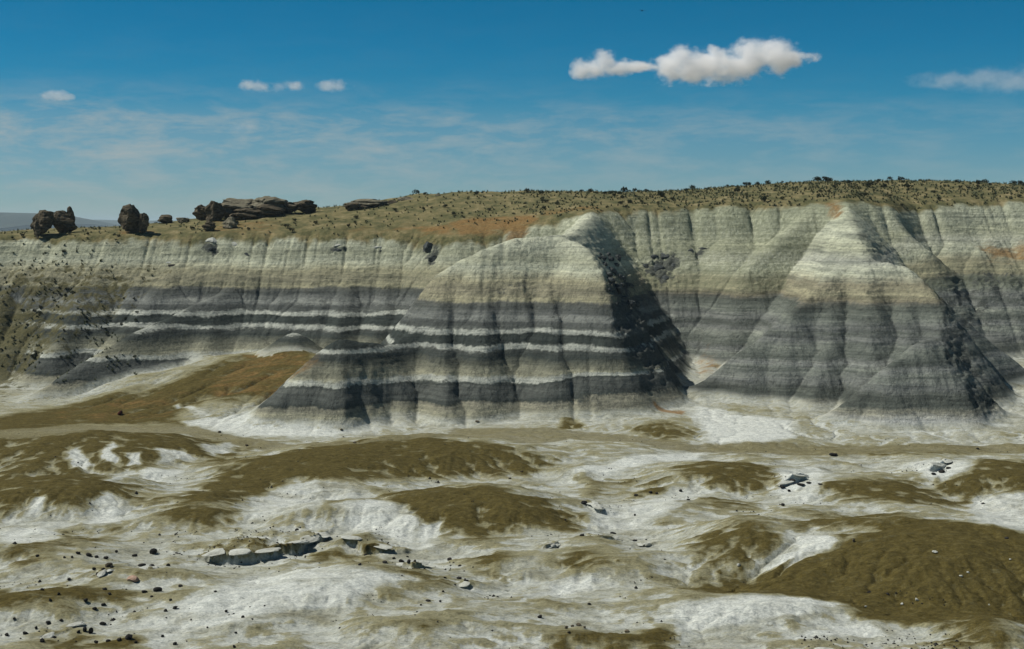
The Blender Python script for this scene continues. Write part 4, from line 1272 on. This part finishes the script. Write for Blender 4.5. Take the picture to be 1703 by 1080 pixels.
for px, py, s in ((692, 321, 1.5), (706, 323, 1.0), (740, 344, 1.1), (754, 357, 1.1), (704, 347, 0.8), (717, 345, 0.6), (876, 319, 1.5), (900, 323, 1.3), (982, 319, 1.4), (1005, 322, 1.1),
                  (1015, 321, 1.2), (926, 339, 1.1), (905, 346, 1.0), (625, 329, 1.0), (566, 336, 0.8), (452, 326, 1.0), (470, 330, 0.8), (383, 328, 0.8), (420, 330, 1.2), (440, 326, 0.9), (320, 380, 1.0),
                  (353, 381, 1.1), (393, 372, 1.3), (477, 378, 1.3), (485, 384, 1.1), (413, 381, 0.9), (524, 371, 1.0), (491, 367, 1.0), (592, 362, 1.1), (590, 370, 0.8), (658, 350, 1.1), (580, 376, 0.9), (38, 392, 0.9), (20, 396, 0.8), (115, 389, 0.9), (146, 389, 0.8), (105, 420, 1.0)):
    q = hit(px, py + 2)
    if q: shrub(q[0], q[1], s * 1.1, 'lone dark shrub on the brown mesa slope or skyline left of the right butte', 'lone dark shrubs on the mesa slope')
rs = random.Random(5)
cnt = 0
while cnt < 150:
    px = rs.uniform(1020, 1760) if rs.random() < 0.9 else rs.uniform(760, 1020)
    yy = rs.uniform(286, 338)
    x = (px - CX) / F * yy
    yr, zr = rim_at(np.array([x]))
    if yy < yr[0] + 1.0: continue
    if float(fbm(np.array([x / 9.0]), np.array([yy / 7.0]), 3, 810)[0]) < rs.uniform(-0.35, 0.25): continue
    shrub(x, yy, rs.choice((0.5, 0.6, 0.8, 0.9, 1.1, 1.4, 1.9)) * rs.uniform(0.8, 1.1), 'dark green shrub among many on the wide flat mesa top at right', 'dark shrubs on the mesa top')
    cnt += 1
cnt = 0
while cnt < 55:
    px = rs.uniform(-20, 250); py = 600 - 140 * rs.random() ** 1.3
    if rs.random() > np.interp(px + (py - 430) * 0.6, [0, 150, 260, 400], [1, 0.9, 0.5, 0.05]): continue
    q = hit(px, py)
    cnt += 1
    if q and q[1] > 225: shrub(q[0], q[1], rs.uniform(0.5, 1.0), 'dark shrub in the scrub covering the gullied slope at the far left', 'dark shrubs on the far left slope', 0.9)


def sage_cover():
    """low grey green sage and grass that nobody could count"""
    rnd = np.random.RandomState(3)
    n = 9500
    yy = rnd.uniform(283, 345, n)
    x = rnd.uniform(-0.40, 0.42, n) * yy
    yr, zr = rim_at(x)
    keep = (yy > yr + 0.3) & (fbm(x / 6, yy / 6, 3, 801) + rnd.uniform(-0.4, 0.4, n) > -0.25) & (rnd.rand(n) < np.interp(x, [-60, -20, 10, 40], [0.18, 0.25, 0.7, 1]))
    x, yy = x[keep], yy[keep]
    # more on the scrubby slope at the far left
    m = 1100
    lx = []; ly = []
    yy2 = rnd.uniform(232, 290, m); x2 = rnd.uniform(-0.42, -0.24, m) * yy2
    d = fbm(x2 / 5, yy2 / 5, 3, 802) + np.interp(x2 / yy2, [-0.42, -0.30, -0.24], [0.25, 0.0, -0.5])
    k2 = (d > -0.05) & (H(x2, yy2) > 3.0)
    x = np.concatenate([x, x2[k2]]); yy = np.concatenate([yy, yy2[k2]])
    z = H(x, yy)
    n = len(x)
    vs_, fs = [], []
    nb = 5
    V = np.zeros((n, nb, 3, 3), np.float32)
    for b in range(nb):
        a = rnd.uniform(0, 6.28, n); r = rnd.uniform(0.15, 0.42, n); h = rnd.uniform(0.2, 0.55, n)
        tx, ty = np.cos(a), np.sin(a)
        wd = rnd.uniform(0.10, 0.22, n)
        V[:, b, 0] = np.stack([x - ty * wd, yy + tx * wd, z - 0.05], -1)
        V[:, b, 1] = np.stack([x + ty * wd, yy - tx * wd, z - 0.05], -1)
        V[:, b, 2] = np.stack([x + tx * r, yy + ty * r, z + h], -1)
    me = bpy.data.meshes.new('sagebrush_cover')
    me.from_pydata(V.reshape(-1, 3).tolist(), [], np.arange(n * nb * 3).reshape(-1, 3).tolist())
    me.materials.append(M_SAGE)
    o = bpy.data.objects.new('sagebrush_cover', me); COL.objects.link(o)
    tag(o, 'low grey green sagebrush and dry grass covering the mesa top and left slope', None, None, 'stuff')


sage_cover()

# ------------------------------------------------------------------ far mesas
M_FAR = rock_material('far_scrub_slope', (0.03, 0.04, 0.03), (0.05, 0.06, 0.045), (0.08, 0.085, 0.06))


def far_mesa(px0, px1, pts, dist, label, seed):
    """a far table mountain with slope and depth; pts = (px, py) of its skyline"""
    n = 60
    xs = np.linspace(px0, px1, n)
    top_py = np.interp(xs, [p[0] for p in pts], [p[1] for p in pts])
    bm = bmesh.new()
    rows_ = []
    for (f, dd) in ((0.0, -900), (0.45, -500), (0.85, -180), (1.0, 0), (1.0, 900), (0.0, 2200)):
        r = []
        for i, pxx in enumerate(xs):
            x = (pxx - CX) / F * dist
            zt = CAM_Z - (top_py[i] - HOR) / F * dist
            zt += 4 * math.sin(i * 1.7 + seed)
            wob = 120 * math.sin(i * 0.9 + seed) * (1 - f)
            r.append(bm.verts.new((x, dist + dd + wob, -8 + (zt + 8) * f)))
        rows_.append(r)
    for a, b in zip(rows_[:-1], rows_[1:]):
        for i in range(n - 1):
            bm.faces.new((a[i], a[i + 1], b[i + 1], b[i]))
    me = bpy.data.meshes.new('far_mesa'); bm.to_mesh(me); bm.free()
    me.materials.append(M_FAR)
    o = bpy.data.objects.new('far_mesa', me); COL.objects.link(o)
    tag(o, label, None, None, 'structure')


far_mesa(-500, 62, [(-500, 352), (-40, 354), (0, 355), (20, 356), (30, 361), (45, 364), (62, 374)], 7000, 'distant blue flat topped mesa at the left horizon', 1)
far_mesa(-600, 460, [(-600, 366), (60, 367), (120, 366), (200, 368), (330, 367), (460, 370)], 11000, 'long low blue ridge on the horizon behind the rim boulders', 2)

# ------------------------------------------------------------------ clouds
def cloud_material(dens, balls, torn=0.9):
    """vapour that thins out towards the rim of the puffs and is torn by noise"""
    m = new_mat('cloud_vapour'); t = NT(m)
    pos = t.n('ShaderNodeNewGeometry').outputs['Position']
    f = None
    for c, r in balls:
        sb = t.n('ShaderNodeVectorMath', operation='SUBTRACT'); t.L(pos, sb.inputs[0]); sb.inputs[1].default_value = c
        ml = t.n('ShaderNodeVectorMath', operation='MULTIPLY'); t.L(sb.outputs[0], ml.inputs[0]); ml.inputs[1].default_value = [1 / q for q in r]
        ln = t.n('ShaderNodeVectorMath', operation='LENGTH'); t.L(ml.outputs[0], ln.inputs[0])
        g = t.math('SUBTRACT', 1.0, ln.outputs['Value'])
        if f is None: f = g
        else:
            mx = t.n('ShaderNodeMath', operation='SMOOTH_MAX', inputs={2: 0.25}); t.L(f, mx.inputs[0]); t.L(g, mx.inputs[1]); f = mx.outputs[0]
    n1 = t.noise(t.mapping(pos, (0.018, 0.018, 0.024)), 1.0, 7, 0.62)
    n2 = t.noise(t.mapping(pos, (0.07, 0.07, 0.09)), 1.0, 4, 0.6)
    e = t.math('ADD', f, t.math('ADD', t.math('MULTIPLY', t.math('SUBTRACT', n1, 0.5), torn * 2.0), t.math('MULTIPLY', t.math('SUBTRACT', n2, 0.5), torn * 0.6)))
    d = t.math('MULTIPLY', t.mr(e, 0.02, 0.85), dens)
    v = t.n('ShaderNodeVolumeScatter', inputs={'Color': (1, 1, 0.99, 1), 'Anisotropy': 0.0})
    t.L(d, v.inputs['Density'])
    o = t.n('ShaderNodeOutputMaterial')
    t.L(v.outputs[0], o.inputs['Volume'])
    m.cycles.volume_step_rate = 0.3
    return m


M_CL, M_CLS, M_CLT = 0.05, 0.018, 0.0028


def cloud(balls, dist, label, mat, group='small white clouds in the sky', voxel=7.0):
    """balls: (px, py, radius px, flattening) gathered into one puffy body"""
    bm = bmesh.new()
    rnd = random.Random(len(label))
    cores = []
    for px, py, r, fl in balls:
        x, yy, z = P(px, py, dist)
        R = (1.3 if mat > 0.03 else 1.35) * r / F * dist
        c = (x, yy + rnd.uniform(-0.4, 0.4) * R, z)
        cores.append((c, (R, R * 0.9, R * fl)))
        bmesh.ops.create_icosphere(bm, subdivisions=3, radius=1.18, matrix=Matrix.Translation(c) @ Matrix.Diagonal((R, R * 0.9, R * fl, 1)))
    me = bpy.data.meshes.new('cloud'); bm.to_mesh(me); bm.free()
    me.materials.append(cloud_material(mat, cores, 1.25 if mat > 0.03 else 1.5))
    o = bpy.data.objects.new('cloud', me); COL.objects.link(o)
    rm = o.modifiers.new('merge', 'REMESH'); rm.mode = 'VOXEL'; rm.voxel_size = voxel
    tag(o, label, 'cloud', group)


cloud([(985, 112, 26, 0.75), (1005, 104, 22, 0.8), (968, 120, 16, 0.7), (1030, 113, 20, 0.6), (1060, 112, 26, 0.28), (1085, 112, 22, 0.35),
       (1115, 112, 30, 0.7), (1135, 95, 22, 0.85), (1150, 108, 34, 0.75), (1183, 84, 9, 1.0), (1185, 108, 32, 0.75), (1225, 112, 34, 0.7), (1250, 96, 30, 0.85),
       (1283, 82, 18, 0.85), (1290, 98, 32, 0.8), (1320, 96, 20, 0.7), (1342, 96, 18, 0.5)], 3600,
      'largest white puffy cloud with three humps high in the sky right of centre', M_CL)
cloud([(75, 159, 15, 0.5), (90, 158, 16, 0.5), (108, 161, 12, 0.4)], 3600, 'small white cloud at the far left of the sky', M_CLS)
cloud([(410, 144, 16, 0.45), (428, 143, 20, 0.45)], 3600, 'left one of the two small flat clouds close together left of centre', M_CLS)
cloud([(466, 143, 16, 0.5), (482, 142, 18, 0.45)], 3600, 'right one of the two small flat clouds close together left of centre', M_CLS)
cloud([(545, 143, 16, 0.45), (562, 142, 20, 0.45)], 3600, 'single small flat cloud nearest the middle of the sky', M_CLS)
cloud([(1540, 143, 26, 0.2), (1590, 132, 60, 0.18), (1640, 137, 60, 0.26), (1690, 140, 50, 0.3), (1730, 130, 50, 0.4)], 4200, 'thin wispy cloud at the right edge of the sky', M_CLT)
cloud([(395, 214, 18, 0.45), (412, 212, 16, 0.5)], 4200, 'faint cloud scrap above the low haze left of centre', M_CLT)


# ------------------------------------------------------------------ bird
def bird():
    x, yy, z = P(1068, 18, 240)
    r = bpy.data.objects.new('bird', None); COL.objects.link(r)
    r.location = (x, yy, z)
    m = new_mat('black_feathers'); t = NT(m); t.finish((0.012, 0.012, 0.014), 0.6)

    def part(name, vs_, fs):
        me = bpy.data.meshes.new(name); me.from_pydata(vs_, [], fs); me.materials.append(m)
        o = bpy.data.objects.new(name, me); COL.objects.link(o); o.parent = r
        sd = o.modifiers.new('soft', 'SUBSURF'); sd.levels = 1; sd.render_levels = 2
        return o
    # body along Y: beak, head, breast, rump, tail fan
    prof = [(-0.36, 0.012), (-0.30, 0.05), (-0.22, 0.06), (-0.10, 0.10), (0.05, 0.10), (0.18, 0.06), (0.26, 0.04)]
    v, f = [], []
    for yy_, rr in prof:
        for k in range(8):
            a = 2 * math.pi * k / 8
            v.append((rr * math.cos(a), yy_, rr * math.sin(a)))
    for i in range(len(prof) - 1):
        for k in range(8):
            a = i * 8 + k; b = i * 8 + (k + 1) % 8
            f.append((a, b, b + 8, a + 8))
    f.append(tuple(range(7, -1, -1))); f.append(tuple(range(len(v) - 8, len(v))))
    part('body', v, f)
    part('tail', [(-0.04, 0.22, 0.01), (0.04, 0.22, 0.01), (0.12, 0.46, 0.0), (0, 0.5, 0.01), (-0.12, 0.46, 0.0), (-0.04, 0.22, -0.01), (0.04, 0.22, -0.01), (0.12, 0.46, -0.012), (0, 0.5, -0.01), (-0.12, 0.46, -0.012)],
         [(0, 1, 2, 3), (0, 3, 4), (5, 8, 7, 6), (5, 9, 8), (0, 5, 6, 1), (1, 6, 7, 2), (2, 7, 8, 3), (3, 8, 9, 4), (4, 9, 5, 0)])
    for s in (-1, 1):
        ch = [(0.06, -0.14, 0.14, 0.03, 0.025), (0.25, -0.20, 0.14, 0.08, 0.02), (0.45, -0.14, 0.16, 0.10, 0.014), (0.62, -0.02, 0.14, 0.08, 0.008)]
        v, f = [], []
        for xx, y0, y1, zz, th in ch:
            v += [(s * xx, y0, zz), (s * xx, (y0 + y1) / 2, zz + th), (s * xx, y1, zz), (s * xx, (y0 + y1) / 2, zz - th)]
        for i in range(3):
            for k in range(4):
                a = i * 4 + k; b = i * 4 + (k + 1) % 4
                f.append((a, b, b + 4, a + 4))
        f += [(0, 1, 2, 3), (15, 14, 13, 12)]
        part('wing', v, f)
    r.rotation_euler = (0, 0, math.radians(25))
    tag(r, 'tiny dark bird soaring high in the blue sky above the main cloud', 'bird')


bird()

# ------------------------------------------------------------------ air
def haze():
    bm = bmesh.new()
    bmesh.ops.create_cube(bm, size=1.0)
    me = bpy.data.meshes.new('haze'); bm.to_mesh(me); bm.free()
    m = new_mat('thin_air'); t = NT(m)
    v = t.n('ShaderNodeVolumePrincipled', inputs={'Color': (0.66, 0.85, 1.0, 1), 'Density': 6e-5, 'Anisotropy': 0.0})
    o_ = t.n('ShaderNodeOutputMaterial')
    t.L(v.outputs[0], o_.inputs['Volume'])
    me.materials.append(m)
    o = bpy.data.objects.new('haze', me); COL.objects.link(o)
    o.location = (0, 0, 45.0)
    o.scale = (43000, 43000, 110.0)
    tag(o, 'thin pale blue air over the whole plain', None, None, 'stuff')


haze()
